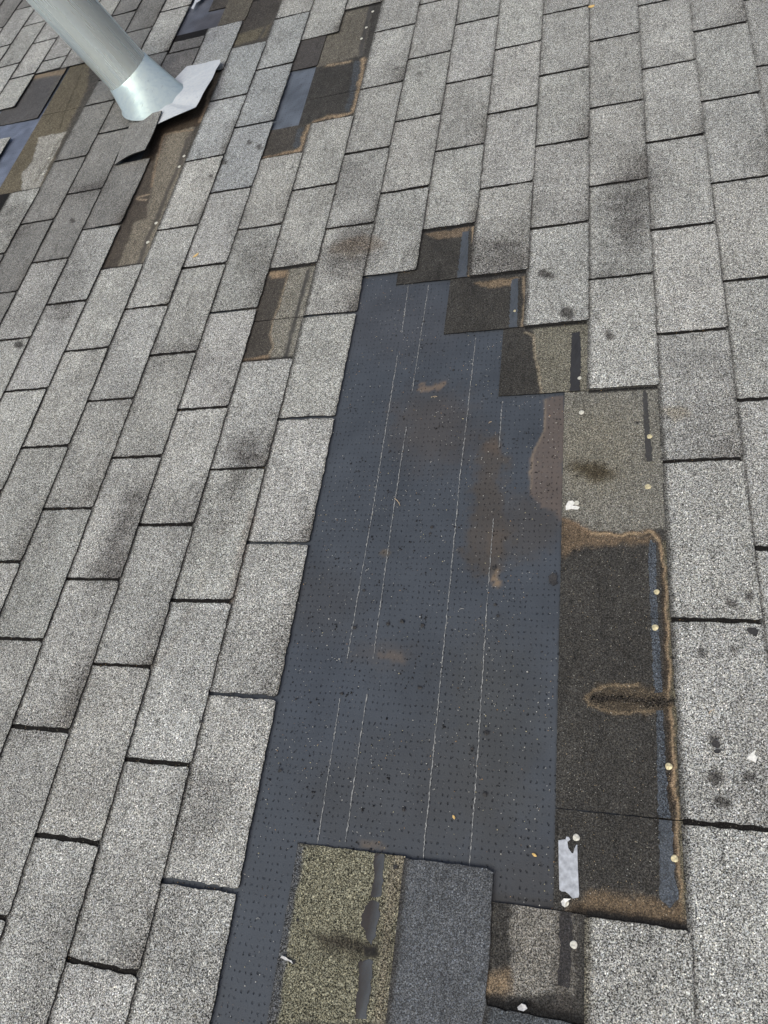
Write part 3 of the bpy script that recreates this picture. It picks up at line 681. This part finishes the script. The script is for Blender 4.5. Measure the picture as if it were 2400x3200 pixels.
def headlap(n, y0, y1, x0, x1, parent, org):
    s0 = .0011 if any(m == n and abs(y0 - s) < .02 for m, s in OPEN_SEAM) else 0.0
    s1 = .0011 if any(m == n and abs(y1 - s) < .02 for m, s in OPEN_SEAM) else 0.0
    if n == 0 and abs((y0 % 3) - 1) < .02: s0 = .0011
    ya, yb = y0 * UY + s0, y1 * UY - s1
    st = .0028 if n >= 3 else .0045
    xs = np.linspace(x0, x1, max(5, int((x1 - x0) / st))); ys = np.linspace(ya, yb, max(5, int((yb - ya) / st)))
    def tf(x, y):
        c = np.ones((len(x), 4)); c[:, :3] = HDARK
        if n < 0: c[:, :3] = np.array([.060, .056, .050])
        f = .75 + .5 * fbm(x * 20 + n, y * 14, 61); c[:, :3] *= f[:, None]; c[:, 3] = .8
        L = 'hl%d' % n
        if n == 3 and y1 < 1: L = 'hl3b'
        c = paint(x, y, c, (L,))
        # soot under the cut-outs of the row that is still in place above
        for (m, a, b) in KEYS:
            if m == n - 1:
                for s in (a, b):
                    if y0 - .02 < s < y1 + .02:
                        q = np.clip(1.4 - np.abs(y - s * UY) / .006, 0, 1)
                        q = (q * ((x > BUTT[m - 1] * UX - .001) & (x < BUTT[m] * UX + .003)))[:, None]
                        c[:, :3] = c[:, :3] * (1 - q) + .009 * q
        return c
    V, F, C = slab(xs, ys, lambda x, y: zt_at(n, x) - .0001 + .0007 * (fbm(x * 18, y * 12, 71) - .5) * np.clip(np.minimum(y - ya, yb - y) / .02, 0, 1), T - .0003, tf, .0003, False, seed=n + 50)
    ho = (x0, (ya + yb) / 2, ZO)
    o = finish('headlap', V, F, GRAN, ho, parent, org, tint=C)
    for (m, k0, k1, outline, col, gr) in SEAL:
        if m == n and k0 <= (y0 + y1) / 2 <= k1:
            pp = [at(u, v)[:2] for u, v in outline]; q = []
            for i in range(len(pp)):
                a_, b_ = pp[i], pp[(i + 1) % len(pp)]; L_ = np.hypot(*(b_ - a_)); mm = max(1, int(L_ / .0022)); nn = np.array([-(b_ - a_)[1], (b_ - a_)[0]]) / max(L_, 1e-6)
                for j in range(mm):
                    p = a_ + (b_ - a_) * j / mm; q.append(p + nn * ((vn(np.array([p[0] * 150]), np.array([p[1] * 150]), 6)[0] - .5) * .0040 + (vn(np.array([p[0] * 600]), np.array([p[1] * 600]), 8)[0] - .5) * .0016))
            q = np.array(q)
            q[:, 1] = np.clip(q[:, 1], ya + .0005, yb - .0005)
            keep = [0]
            for j in range(1, len(q)):
                if np.hypot(*(q[j] - q[keep[-1]])) > 5e-4: keep.append(j)
            q = q[keep]
            zz = zt_at(n, q[:, 0]) + .0009; m_ = len(q)
            top = np.column_stack([q, zz]); low = top.copy(); low[:, 2] -= .0011
            cx_ = top.mean(0)
            VV = np.concatenate([top, low]); FF = [list(range(m_))] + [[j, j + m_, (j + 1) % m_ + m_, (j + 1) % m_] for j in range(m_)]
            ar = sum(q[j][0] * q[(j + 1) % m_][1] - q[(j + 1) % m_][0] * q[j][1] for j in range(m_))
            if ar < 0: FF = [f[::-1] for f in FF]
            tt_ = np.tile([*col, gr], (2 * m_, 1)).astype(float)
            tt_[:, :3] *= (.75 + .5 * fbm(VV[:, 0] * 130, VV[:, 1] * 130, 3))[:, None]
            if gr < .1 and n == 3: tt_[:, :3] = np.where((VV[:, 0] > cx_[0])[:, None], [.060, .068, .078], [.032, .029, .030])
            finish('sealant_strip', VV, FF, GRAN, cx_, o, ho, tint=tt_)
    return o
KEYS = [(n, a, b) for (n, a, b, v, k) in TABS]
OBJ = {}; OUT = {}
G = 'shingles laid in overlapping rows on the roof'
def side_phrase(n):
    if n <= 0: return '%s row left of the bare strip' % ORD[1 - n]
    if n >= 6: return '%s row right of the bare strip' % ORD[n - 5]
    return '%s row heading the bare strip' % ORD[n]
for (n, y0, y1, vis, num) in TABS:
    o, kind = make_tab(n, y0, y1, vis, num)
    OBJ[(n, round(y0, 2))] = o
    if vis: lab = '%s shingle in the %s, %s from its lower end' % (DN[kind], side_phrase(n), ORD[min(num, 23)])
    else:
        OUT[n] = OUT.get(n, 0) + 1
        lab = 'grey shingle past the photo edge, %s, %s of those' % (side_phrase(n), ORD[min(OUT[n], 23)])
    if len(lab.split()) > 16: lab = lab.replace(' in the ', ', ')
    tag(o, lab, 'shingle', G)

def relabel(n, y0, lab):
    o = OBJ.get((n, round(y0, 2)))
    if o: o['label'] = lab
relabel(3, -.736, 'loose shingle, moss-speckled upper half with torn tar strip, blue-black lower half')
relabel(6, .56, 'pale shingle whose uncovered dark upper half shows a rust-ringed oval stain')
relabel(5, -.88, 'weathered shingle below the bare strip, dark tar band and nail at its middle')
relabel(5, 3.12, 'shingle over the bare strip with half-black half-olive uncovered piece and black tar band')

# ------------------------------------------------------------------ irregular leftovers
def patch(name, n, x0, x1, y0, y1, base, grain, lays, label, cat='shingle piece', lift=.0, group=None, st=.005):
    xs = np.linspace(x0 * UX, x1 * UX, max(5, int((x1 - x0) * UX / st))); ys = np.linspace(y0 * UY, y1 * UY, max(5, int((y1 - y0) * UY / st)))
    def tf(x, y):
        c = np.ones((len(x), 4)); c[:, :3] = base; c[:, :3] *= (.8 + .4 * fbm(x * 20, y * 14, 5))[:, None]; c[:, 3] = grain
        return paint(x, y, c, lays)
    V, F, C = slab(xs, ys, lambda x, y: zt_at(n, x) + lift, T - .0002, tf, .0006, True, seed=3)
    o = finish(name, V, F, GRAN, (x1 * UX, y0 * UY, ZO), tint=C); tag(o, label, cat, group); return o
patch('shingle_remnant', -1, -17.0, -11.6, 7.585, 8.62, (.055, .052, .050), .6, ('hlr',), 'torn dark shingle remnant above the pale blue membrane window')
patch('shingle_remnant', -9, -60.2, -52.4, 7.595, 8.62, (.085, .082, .078), .6, ('hl-9',), 'dark slate-blue torn shingle remnant at the left edge, above bare membrane')
patch('shingle', -11, -59.8, -54.9, 6.5, 7.26, LIGHT, 1.0, ('tab',), 'corner of a pale grey shingle poking over the bare membrane at the left edge', 'shingle', .003, G)
patch('shingle', -6, -35.1, -30.2, 7.73, 8.41, REPAIR * .95, .8, ('tab',), 'dark grey shingle cut round the top of the vent pipe collar', 'shingle', .0005, G)
patch('shingle', -6, -35.0, -30.2, 8.44, 8.66, REPAIR * .85, .8, ('tab',), 'short dark grey shingle end bordering the bare membrane at the top', 'shingle', .0005, G)
patch('shingle_remnant', -4, -29.0, -24.8, 8.85, 10.6, (.105, .098, .080), .85, ('hl-4',), 'brownish shingle remnant beside the bare membrane at the photo top')
patch('shingle_remnant', -4, -31.5, -25.2, 8.70, 8.83, (.060, .058, .055), .7, (), 'narrow dark shingle remnant crossing the foot of the top membrane patch')

# ------------------------------------------------------------------ lifted shingle beside the vent pipe
def bilin(c, i, j):
    (a, b, d, e) = c
    return a * (1 - i) * (1 - j) + b * i * (1 - j) + d * i * j + e * (1 - i) * j
def curled(name, corners, base, grain, bulge, label, cat, group, mat=None, thick=.003, n=(22, 40)):
    C4 = [at(u, v, h) for u, v, h in corners]          # near-up, near-down(butt), far-down, far-up
    def shape(X, Y, Z):
        Pn = np.array([bilin(C4, i, j) for i, j in zip(X, Y)])
        Pn[:, 2] += bulge(X, Y); return Pn[:, 0], Pn[:, 1], Pn[:, 2]
    def tf(x, y):
        c = np.ones((len(x), 4)); c[:, :3] = base; c[:, :3] *= (.82 + .36 * fbm(x * 18, y * 12, 5))[:, None]; c[:, 3] = grain; return c
    V, F, C = slab(np.linspace(0, 1, n[0]), np.linspace(0, 1, n[1]), lambda x, y: x * 0, thick, tf, 0, False, shape=shape)
    o = finish(name, V, F, mat or GRAN, C4[0], tint=C); tag(o, label, cat, group); return o
curled('shingle', [(357, 515, .004), (452, 468, .040), (506, 345, .040), (413, 371, .006)], REPAIR * 1.15, .8,
       lambda i, j: .006 * np.sin(np.pi * i) * (1 - j) - .004 * i * np.sin(np.pi * np.clip(j * 1.2, 0, 1)),
       'grey shingle with its corner curled up below the vent pipe collar', 'shingle', G)

# ------------------------------------------------------------------ vent pipe with its boot and flashing
UPV = np.array([-math.sin(TH), 0, math.cos(TH)]); E2 = np.array([0, 1.0, 0]); E1 = np.cross(E2, UPV)
PB = np.array([-1.04, 2.58, 0.0])
def ring(c, r, n=72, e1=E1, e2=E2, ph=0):
    return [c + r * (math.cos(a) * e1 + math.sin(a) * e2) for a in [2 * math.pi * k / n + ph for k in range(n)]]
def loft(rings, cap0=False, cap1=False):
    V = [p for r in rings for p in r]; n = len(rings[0]); F = []
    for i in range(len(rings) - 1):
        for k in range(n):
            F.append([i * n + k, i * n + (k + 1) % n, (i + 1) * n + (k + 1) % n, (i + 1) * n + k])
    if cap0: F.append(list(range(n))[::-1])
    if cap1: F.append([(len(rings) - 1) * n + k for k in range(n)])
    return np.array(V), F
vent = bpy.data.objects.new('vent_pipe', None); scene.collection.objects.link(vent); vent.empty_display_size = .1
vent.matrix_world = MR @ Matrix.Translation(Vector(PB))
tag(vent, 'round galvanised vent pipe rising from a flared metal boot at the upper left', 'vent pipe')
def pipe_local(name, V, F, mat, smooth=True):
    """parts keep their own axis along the pipe so the brushed pattern follows it"""
    M3 = np.stack([E1, E2, UPV], 0); L = (np.asarray(V) - PB) @ M3.T
    me = bpy.data.meshes.new(name); me.from_pydata(L.tolist(), [], F); me.materials.append(mat); me.update()
    if smooth: me.polygons.foreach_set('use_smooth', [True] * len(me.polygons))
    o = bpy.data.objects.new(name, me); scene.collection.objects.link(o); o.parent = vent
    o.matrix_local = Matrix(((E1[0], E2[0], UPV[0], 0), (E1[1], E2[1], UPV[1], 0), (E1[2], E2[2], UPV[2], 0), (0, 0, 0, 1)))
    return o
# pipe: outer wall, rolled lower rim, open top far above
rr = [(.052, .0885), (.055, .0912), (.060, .0905), (.10, .0902), (.5, .0898), (1.1, .0895), (1.1, .0865), (.6, .0865), (.06, .0865)]
V, F = loft([ring(PB + UPV * t_, r_) for t_, r_ in rr] + [ring(PB + UPV * .052, .0885)])
pipe_local('pipe', V, F, GALV)
# lock seam down the back of the pipe, thin raised fold
sv = []; 
for t_ in np.linspace(.07, 1.09, 30):
    for a_, q_ in ((.98, .0903), (.985, .0925), (1.035, .0925), (1.04, .0903)):
        a2 = a_ * 2.75; sv.append(PB + UPV * t_ + q_ * (math.cos(a2) * E1 + math.sin(a2) * E2))
sf = [[i * 4 + k, i * 4 + k + 1, (i + 1) * 4 + k + 1, (i + 1) * 4 + k] for i in range(29) for k in range(3)]
pipe_local('seam', sv, sf, GALV)
# boot: flares from the pipe to an oval foot lying near the roof plane
BC = np.array([-.945, 2.452, .025]); foot = []
X1 = np.array([1.0, 0, 0]); 
def boot_ring(f):
    top = ring(PB + UPV * .078, .0935); out = []
    for k in range(72):
        a = 2 * math.pi * k / 72
        ft = BC + np.array([.122 * math.cos(a), .110 * math.sin(a), 0])
        g = f; q = top[k] * (1 - g) + ft * g
        out.append(q)
    return out
rings = [ring(PB + UPV * .0785, .0915)] + [boot_ring(f) for f in (0, .08, .2, .35, .5, .65, .8, .9, .96, 1.0)]
flare = [BC + np.array([.127 * math.cos(a), .115 * math.sin(a), -.003]) for a in [2 * math.pi * k / 72 for k in range(72)]]
rings.append(flare)
V, F = loft(rings); V2 = V.copy()
F = [f[::-1] for f in F]
pipe_local('boot', V, F, BOOT)
# flange sheet: bent up clear of the roof on its lower side
FO = [(487, 391, .030), (584, 347, .044), (611, 332, .040), (628, 305, .042), (642, 282, .042), (662, 246, .036), (674, 215, .030), (688, 198, .022), (689, 186, .020), (655, 190, .015), (621, 200, .010), (584, 209, .006), (560, 235, .006), (545, 262, .010), (500, 340, .022)]
def flange():
    o = [at(u, v, h) for u, v, h in FO]; q = []
    for i in range(len(o)):
        a, b = o[i], o[(i + 1) % len(o)]
        for j in range(5): q.append(a + (b - a) * j / 5)
    c = BC + np.array([0.0, 0.0, -.004]); n = len(q); rings_ = []
    for f in np.linspace(.02, 1, 9):
        rings_.append([c * (1 - f) + p * f + np.array([0, 0, .0022 * math.sin(i * .35 + 1) * f]) for i, p in enumerate(q)])
    top = rings_; bot = [[p - np.array([0, 0, .0009]) for p in r] for r in rings_]
    V, F = loft(top + bot[::-1], True, True)
    return V, F
V, F = flange()
nn_ = np.cross(V[F[40][1]] - V[F[40][0]], V[F[40][2]] - V[F[40][0]])
if nn_[2] < 0: F = [f[::-1] for f in F]
pipe_local('flange', V, F, FLNG, False)

# ------------------------------------------------------------------ top-left flashing corner at the photo's upper edge
pc = [at(u, v, .006) for u, v in [(598, 25), (607, 8), (618, -30), (650, -30), (632, -4), (612, 10), (604, 28)]]
V, F = thin_solid(pc, .001); tag(finish('metal_scrap', V, F, FLNG, pc[0]), 'small bright sheet-metal scrap at the top edge beside the bare membrane', 'metal scrap')

# ------------------------------------------------------------------ roofing nails
def nail(u, v, z, r, mat, label, tilt=0.0, seed=0, dent=True):
    r = r * .88; c = at(u, v, z); rs = np.random.RandomState(seed); e1 = np.array([1, 0, math.sin(tilt)]); e2 = np.array([0, 1, math.cos(seed) * tilt * .5])
    prof = [(0, .0016), (.55, .0015), (.88, .0012), (1.0, .0006), (1.0, 0), (.9, -.0003), (.25, -.0006), (.25, -.012)]
    V = []; n = 18
    for (q, h) in prof:
        for k in range(n):
            a = 2 * math.pi * k / n; rr_ = r * q * (1 + (.05 * math.sin(3 * a + seed) if q > .5 else 0))
            V.append(c + e1 * rr_ * math.cos(a) + e2 * rr_ * math.sin(a) + np.array([0, 0, h + (.0004 * math.sin(a * 2 + seed) if dent else 0)]))
    F = []
    for i in range(len(prof) - 1):
        for k in range(n): F.append([i * n + k, (i + 1) * n + k, (i + 1) * n + (k + 1) % n, i * n + (k + 1) % n])
    F.append([(len(prof) - 1) * n + k for k in range(n)])
    tag(finish('roofing_nail', np.array(V), F, mat, c), label, 'nail', 'roofing nail heads')
for i, (u, v, n, r, m, lab) in enumerate([
    (1817, 1289, 6, .0062, ZINC, 'white nail head near the top left of the olive headlap'),
    (2030, 1364, 6, .0060, NAILM, 'yellowish nail head at the right of the olive headlap, upper of two'),
    (2025, 1521, 6, .0066, NAILM, 'cream nail head at the right of the olive headlap, lower of two'),
    (1802, 1572, 6, .0060, ZINC, 'pale nail head pinning a torn white scrap at the olive headlap edge'),
    (1811, 1182, 5, .0048, ZINC, 'small white nail head at the foot of the black tar band'),
    (2052, 1850, 6, .0056, NAILM, 'brass-coloured nail head in the blue tar band, uppermost on the black headlap'),
    (2047, 1961, 6, .0064, NAILM, 'brass-coloured nail head in the blue tar band, second from the top'),
    (2090, 2395, 6, .0064, NAILM, 'brass-coloured nail head on the rust line below the oval stain'),
    (1801, 2617, 6, .0062, ZINC, 'white nail head just above the grey tape'),
    (2108, 2683, 6, .0060, NAILM, 'dull brass nail head on the rust line beside the tape piece'),
    (1793, 2952, 5, .0062, ZINC, 'white nail head beside the dark band under the bare strip'),
    (1608, 972, 4, .0034, NAILM, 'small pinkish nail head in the short piece above the bare strip'),
    (1768, 2822, 6, .0056, ZINC, 'bent pale nail head at the lower end of the tape'),
    (1165, 36, 0, .0060, ZINC, 'white nail head nearest the top edge of the upper patch'),
    (1145, 86, 0, .0060, ZINC, 'white nail head second from the top in the upper patch'),
    (1130, 121, 0, .0060, ZINC, 'white nail head third from the top in the upper patch'),
    (1036, 64, 0, .0050, ZINC, 'tiny pale nail head in the middle of the upper patch'),
    (575, 488, -4, .0062, ZINC, 'white nail head uppermost on the strip below the flashing'),
    (560, 521, -4, .0062, ZINC, 'white nail head second on the strip below the flashing'),
    (488, 697, -4, .0064, ZINC, 'white nail head third down the strip below the flashing'),
    (462, 757, -4, .0068, ZINC, 'white nail head lowest on the strip below the flashing'),
    (154, 494, -8, .0064, ZINC, 'pale nail head upper of two at the far left strip'),
    (135, 544, -8, .0064, ZINC, 'pale nail head lower of two at the far left strip')]):
    x = at(u, v)[0]; nail(u, v, float(zt_at(n, x)) + .0012, r, m, lab, .08, i + 1)

# ------------------------------------------------------------------ tape, flakes, crumbs, leaves
def pz(u, v, n, dz=.001):
    x = at(u, v)[0]; return at(u, v, float(zt_at(n, x)) + dz)
def piece(name, pts, n, mat, label, cat, dz=.0012, thick=.0008, group=None, wave=.0, seed=0):
    o = [pz(u, v, n, dz) if n is not None else at(u, v, ZO + dz) for u, v in pts]
    V, F = thin_solid(o, thick, seed, wave)
    nz = np.cross(V[F[0][1]] - V[F[0][0]], V[F[0][2]] - V[F[0][0]])[2]
    if nz < 0: F = [f[::-1] for f in F]
    return tag(finish(name, V, F, mat, o[0]), label, cat, group)
piece('tape_strip', [(1745, 2626), (1765, 2623), (1773, 2630), (1776, 2650), (1786, 2665), (1793, 2668), (1795, 2652), (1801, 2640), (1804, 2640), (1805, 2690), (1807, 2740), (1810, 2795), (1808, 2804), (1790, 2808), (1775, 2792), (1766, 2786), (1755, 2786), (1748, 2780), (1746, 2700)], 6, TAPE, 'grey strip of torn tape on the edge of the black headlap', 'tape', .0016, .0009, wave=.0006, seed=2)
piece('tape_scrap', [(1770, 2614), (1778, 2616), (1782, 2624), (1772, 2632), (1766, 2627)], 6, TAPE, 'tiny grey tape scrap beside the white nail above the tape', 'tape')
piece('foil_scrap', [(1753, 2818), (1762, 2808), (1785, 2809), (1776, 2815), (1768, 2822), (1766, 2836), (1757, 2830)], 6, WHITE, 'crumpled pale foil scrap at the lower end of the tape', 'foil', .004, .001, wave=.004, seed=4)
piece('paper_scrap', [(1768, 1580), (1776, 1566), (1790, 1564), (1796, 1572), (1788, 1582), (1800, 1580), (1812, 1584), (1806, 1592), (1786, 1590), (1768, 1594)], 6, WHITE, 'torn white scrap under a nail at the olive headlap corner', 'scrap', .0016, .0008)
piece('paint_flake', [(2340, 2362), (2352, 2350), (2362, 2342), (2358, 2358), (2366, 2366), (2362, 2384), (2350, 2376), (2334, 2370)], 6, WHITE, 'white flake lying on the pale shingle at the right edge', 'flake', .0016, .0012)
piece('stone_chip', [(1617, 3147), (1630, 3136), (1642, 3140), (1648, 3152), (1636, 3160), (1620, 3156)], 5, PEBM, 'pale grey stone chip by the dark seam at the bottom', 'stone', .009, .008, wave=.003, seed=6)
piece('stone_chip', [(876, 2992), (882, 2986), (892, 2990), (902, 2998), (912, 3002), (916, 3012), (904, 3004), (890, 3000)], 3, PEBM, 'small whitish chip on the left edge of the moss-speckled shingle', 'stone', .004, .003, wave=.002, seed=7)
for k, (pts, lab) in enumerate([
    ([(2332, 1968), (2340, 1960), (2362, 1962), (2370, 1974), (2364, 1990), (2354, 1984), (2344, 1978)], 'black asphalt flake below the cut-out at the right edge'),
    ([(2222, 2322), (2232, 2310), (2246, 2318), (2252, 2332), (2242, 2338), (2228, 2332)], 'black asphalt flake, larger of a pair on the right shingle'),
    ([(2230, 2345), (2240, 2340), (2252, 2344), (2248, 2354), (2234, 2354)], 'black asphalt flake, smaller of a pair on the right shingle'),
    ([(1715, 1800), (1730, 1790), (1742, 1800), (1738, 1814), (1744, 1822), (1728, 1830), (1716, 1820)], 'ragged black asphalt flake on the underlayment by the black headlap')]):
    piece('asphalt_flake', pts, None if k == 3 else 6, DARK, lab, 'flake', .0030, .0024, 'asphalt flakes', .0015, k + 11)
LEAF = [(-1, 0), (-.55, .38), (0, .5), (.55, .3), (1, 0), (.5, -.34), (0, -.45), (-.5, -.3)]
def leaf(u, v, n, a, L, label, mat=LEAFM, wd=1.0, name='leaf', cat='leaf', grp='dry leaves and straws'):
    c = pz(u, v, n, .002) if n is not None else at(u, v, ZO + .0022); ca, sa = math.cos(a), math.sin(a)
    o = [c + np.array([(x * ca - y * wd * sa) * L / 2, (x * sa + y * wd * ca) * L / 2, .0015 * (x * x)]) for x, y in LEAF]
    V, F = thin_solid(o, .0005); V[0][2] -= .0006
    tag(finish(name, V, F, mat, c), label, cat, grp)
leaf(1848, 20, 5, .3, .022, 'round yellow leaf at the top edge of the photo', wd=1.5)
leaf(612, 798, -3, .9, .024, 'small tan leaf on a pale shingle left of the upper patches', wd=.8)
leaf(1670, 2672, None, -.4, .009, 'orange-cream leaf crumb on the underlayment near the right headlap')
leaf(1418, 2554, None, -1.0, .008, 'cream seed on the underlayment above the blue-black shingle')
for k, (u1, v1, u2, v2, n, lab) in enumerate([
    (921, 1886, 937, 1886, None, 'short white straw poking from under the left shingles'), (1436, 1905, 1450, 1903, None, 'short white straw in the middle of the underlayment'),
    (800, 2872, 812, 2872, None, 'short white straw near the bottom of the underlayment'), (1233, 1557, 1250, 1580, None, 'thin curved brown twig on the underlayment between the lines'),
    (1352, 1240, 1366, 1240, None, 'tiny straw below the orange rust mark'), (1527, 1323, 1537, 1318, None, 'tiny straw left of the brown stained felt'),
    (2215, 2232, 2232, 2218, 6, 'thin reddish twig on the right shingle')]):
    a, b = (at(u1, v1, ZO + .002), at(u2, v2, ZO + .002)) if n is None else (pz(u1, v1, n, .001), pz(u2, v2, n, .001))
    d = b - a; L = np.linalg.norm(d); d = d / L; nn = np.array([-d[1], d[0], 0]); r_ = .0007; rg = []
    for f in np.linspace(0, 1, 6):
        c = a + d * L * f + nn * .0018 * math.sin(f * 3.1); rg.append([c + r_ * (math.cos(q) * nn + math.sin(q) * np.array([0, 0, 1])) for q in [2 * math.pi * j / 6 for j in range(6)]])
    V, F = loft(rg, True, True)
    tag(finish('straw', V, F, CHALK if 'white' in lab else TWIGM, a), lab, 'straw', 'dry leaves and straws')
for k, (u, v, r, lab) in enumerate([
    (1213, 1950, .0055, 'black asphalt crumb, left of three in mid underlayment'), (1257, 1943, .0060, 'blue-black asphalt crumb, middle of three in mid underlayment'), (1320, 1955, .0058, 'black asphalt crumb, right of three in mid underlayment'),
    (1108, 1962, .0050, 'black crumb beside the left printed line, mid underlayment'), (1350, 1648, .0050, 'dark crumb near the brown stain on the underlayment'), (1344, 1668, .0036, 'small dark crumb just under another by the brown stain'),
    (1325, 1005, .0042, 'black crumb near the top of the underlayment'), (1262, 2530, .0046, 'dark crumb above the blue-black shingle'), (1516, 2483, .0052, 'rusty dark crumb low on the underlayment right side'),
    (1521, 2291, .0056, 'black ring-shaped crumb by the rightmost printed line'), (1312, 2149, .0050, 'dark crumb between the middle printed lines'), (1548, 1890, .0044, 'dark crumb below the rust spot on the underlayment'),
    (1556, 1925, .0044, 'dark crumb second below the rust spot on the underlayment'), (1070, 2168, .0040, 'black crumb on the leftmost printed line'), (876, 2408, .0045, 'black crumb low by the left shingles'),
    (925, 2185, .0035, 'small crumb close to the left shingle corner'), (1219, 1180 + 230, .0032, 'small crumb on the second printed line'), (1416, 1157, .0036, 'black crumb right of the orange rust mark'),
    (1138, 1845, .0040, 'dark crumb left of the second printed line'), (1545, 1775, .0060, 'black crumb cluster above the rust spot'), (1475, 2340, .0042, 'dark crumb low between the right printed lines'),
    (430, 2255 - 20, .0001, '')]):
    if not lab: continue
    c = at(u, v, ZO + .0004); V, F = lump(c, r * .8, k + 30, .45)
    tag(finish('asphalt_crumb', V, F, DARK, c), lab, 'crumb', 'asphalt crumbs on the underlayment')
for k, (u, v, n, r, lab) in enumerate([(630, 2255, -1, .005, 'black crumb lodged between two rows left of the bare strip'), (1235, 2710, 3, .005, 'black hole-edge crumb at the top of the moss-speckled shingle'), (918, 3008, 3, .0045, 'black crumb beside the whitish chip'), (930, 2876, 3, .0035, 'black crumb on the moss-speckled shingle, upper left')]):
    c = pz(u, v, n, .0002); V, F = lump(c, r * .8, k + 70, .5); tag(finish('asphalt_crumb', V, F, DARK, c), lab, 'crumb', 'asphalt crumbs on shingles')
# loose mineral granules washed over the underlayment and into the cut-outs
def granules():
    rs = np.random.RandomState(5); V = []; F = []; C = []
    def add(x, y, z, r, col):
        b = len(V); a = rs.rand() * 3; ca, sa = math.cos(a), math.sin(a); e = r * (.7 + .6 * rs.rand())
        for dx, dy, dz in ((r, 0, 0), (0, e, 0), (-r, 0, 0), (0, -e, 0), (0, 0, r * .8), (0, 0, -r * .5)):
            V.append([x + dx * ca - dy * sa, y + dx * sa + dy * ca, z + r * .4 + dz]); C.append([*col, 0])
        for f in ((0, 1, 4), (1, 2, 4), (2, 3, 4), (3, 0, 4), (1, 0, 5), (2, 1, 5), (3, 2, 5), (0, 3, 5)): F.append([b + q for q in f])
    def colour():
        q = rs.rand()
        if q < .30: return (.55, .55, .52)
        if q < .36: return (.45, .28, .14)
        if q < .42: return (.5, .46, .3)
        if q < .60: return (.16, .16, .16)
        return (.022, .022, .023)
    k = 0
    while k < 4200:
        x = rs.uniform(.002, 18.3 * UX); y = rs.uniform(-.28, 1.5)
        if fbm(np.array([x * 14]), np.array([y * 9]), 77)[0] < rs.uniform(.22, .68): continue
        if x < 15 * UX and x > 3.2 * UX and y < .26 * UY: continue
        add(x, y, ZO + .0002, rs.uniform(.0004, .0011) * (1.5 if rs.rand() < .06 else 1), colour()); k += 1
    for k in range(260):                                      # small black crumbs in loose drifts
        x = rs.uniform(.5, 18) * UX; y = rs.uniform(-.2, 1.5)
        if fbm(np.array([x * 10]), np.array([y * 7]), 55)[0] < .5 or (3 * UX < x < 15.2 * UX and y < .09): continue
        for j in range(rs.randint(1, 5)): add(x + rs.normal(0, .004), y + rs.normal(0, .004), ZO + .0002, rs.uniform(.0010, .0023), (.020, .020, .021))
    for (n, y0, y1, vis, num) in TABS:                       # grit in the cut-outs
        if not vis: continue
        xb = BUTT[n] * UX; p = px(xb, y0 * UY)
        if p[1] < 500: continue
        for j in range(26):
            x = xb - 5 * UX * rs.rand(); y = y0 * UY + rs.normal(0, .0018)
            add(x, y, float(zt_at(n, x)) - T + .0004, rs.uniform(.0004, .0009), (.03, .03, .028) if rs.rand() < .72 else ((.30, .28, .22) if rs.rand() < .7 else (.40, .26, .10)))
    for k in range(900):                                      # scatter on the uncovered dark headlap
        x = rs.uniform(18.5, 24.6) * UX; y = rs.uniform(.15, 3.0) * UY
        add(x, y, float(zt_at(6, x)), rs.uniform(.0003, .0008), (.5, .5, .46) if rs.rand() < .5 else (.42, .33, .2))
    o = finish('loose_granules', V, F, GRAN, (0, 0, ZO), tint=C)
    tag(o, 'loose roofing granules and grit scattered on the bare underlayment and cut-outs', 'grit', kind='stuff')
granules()
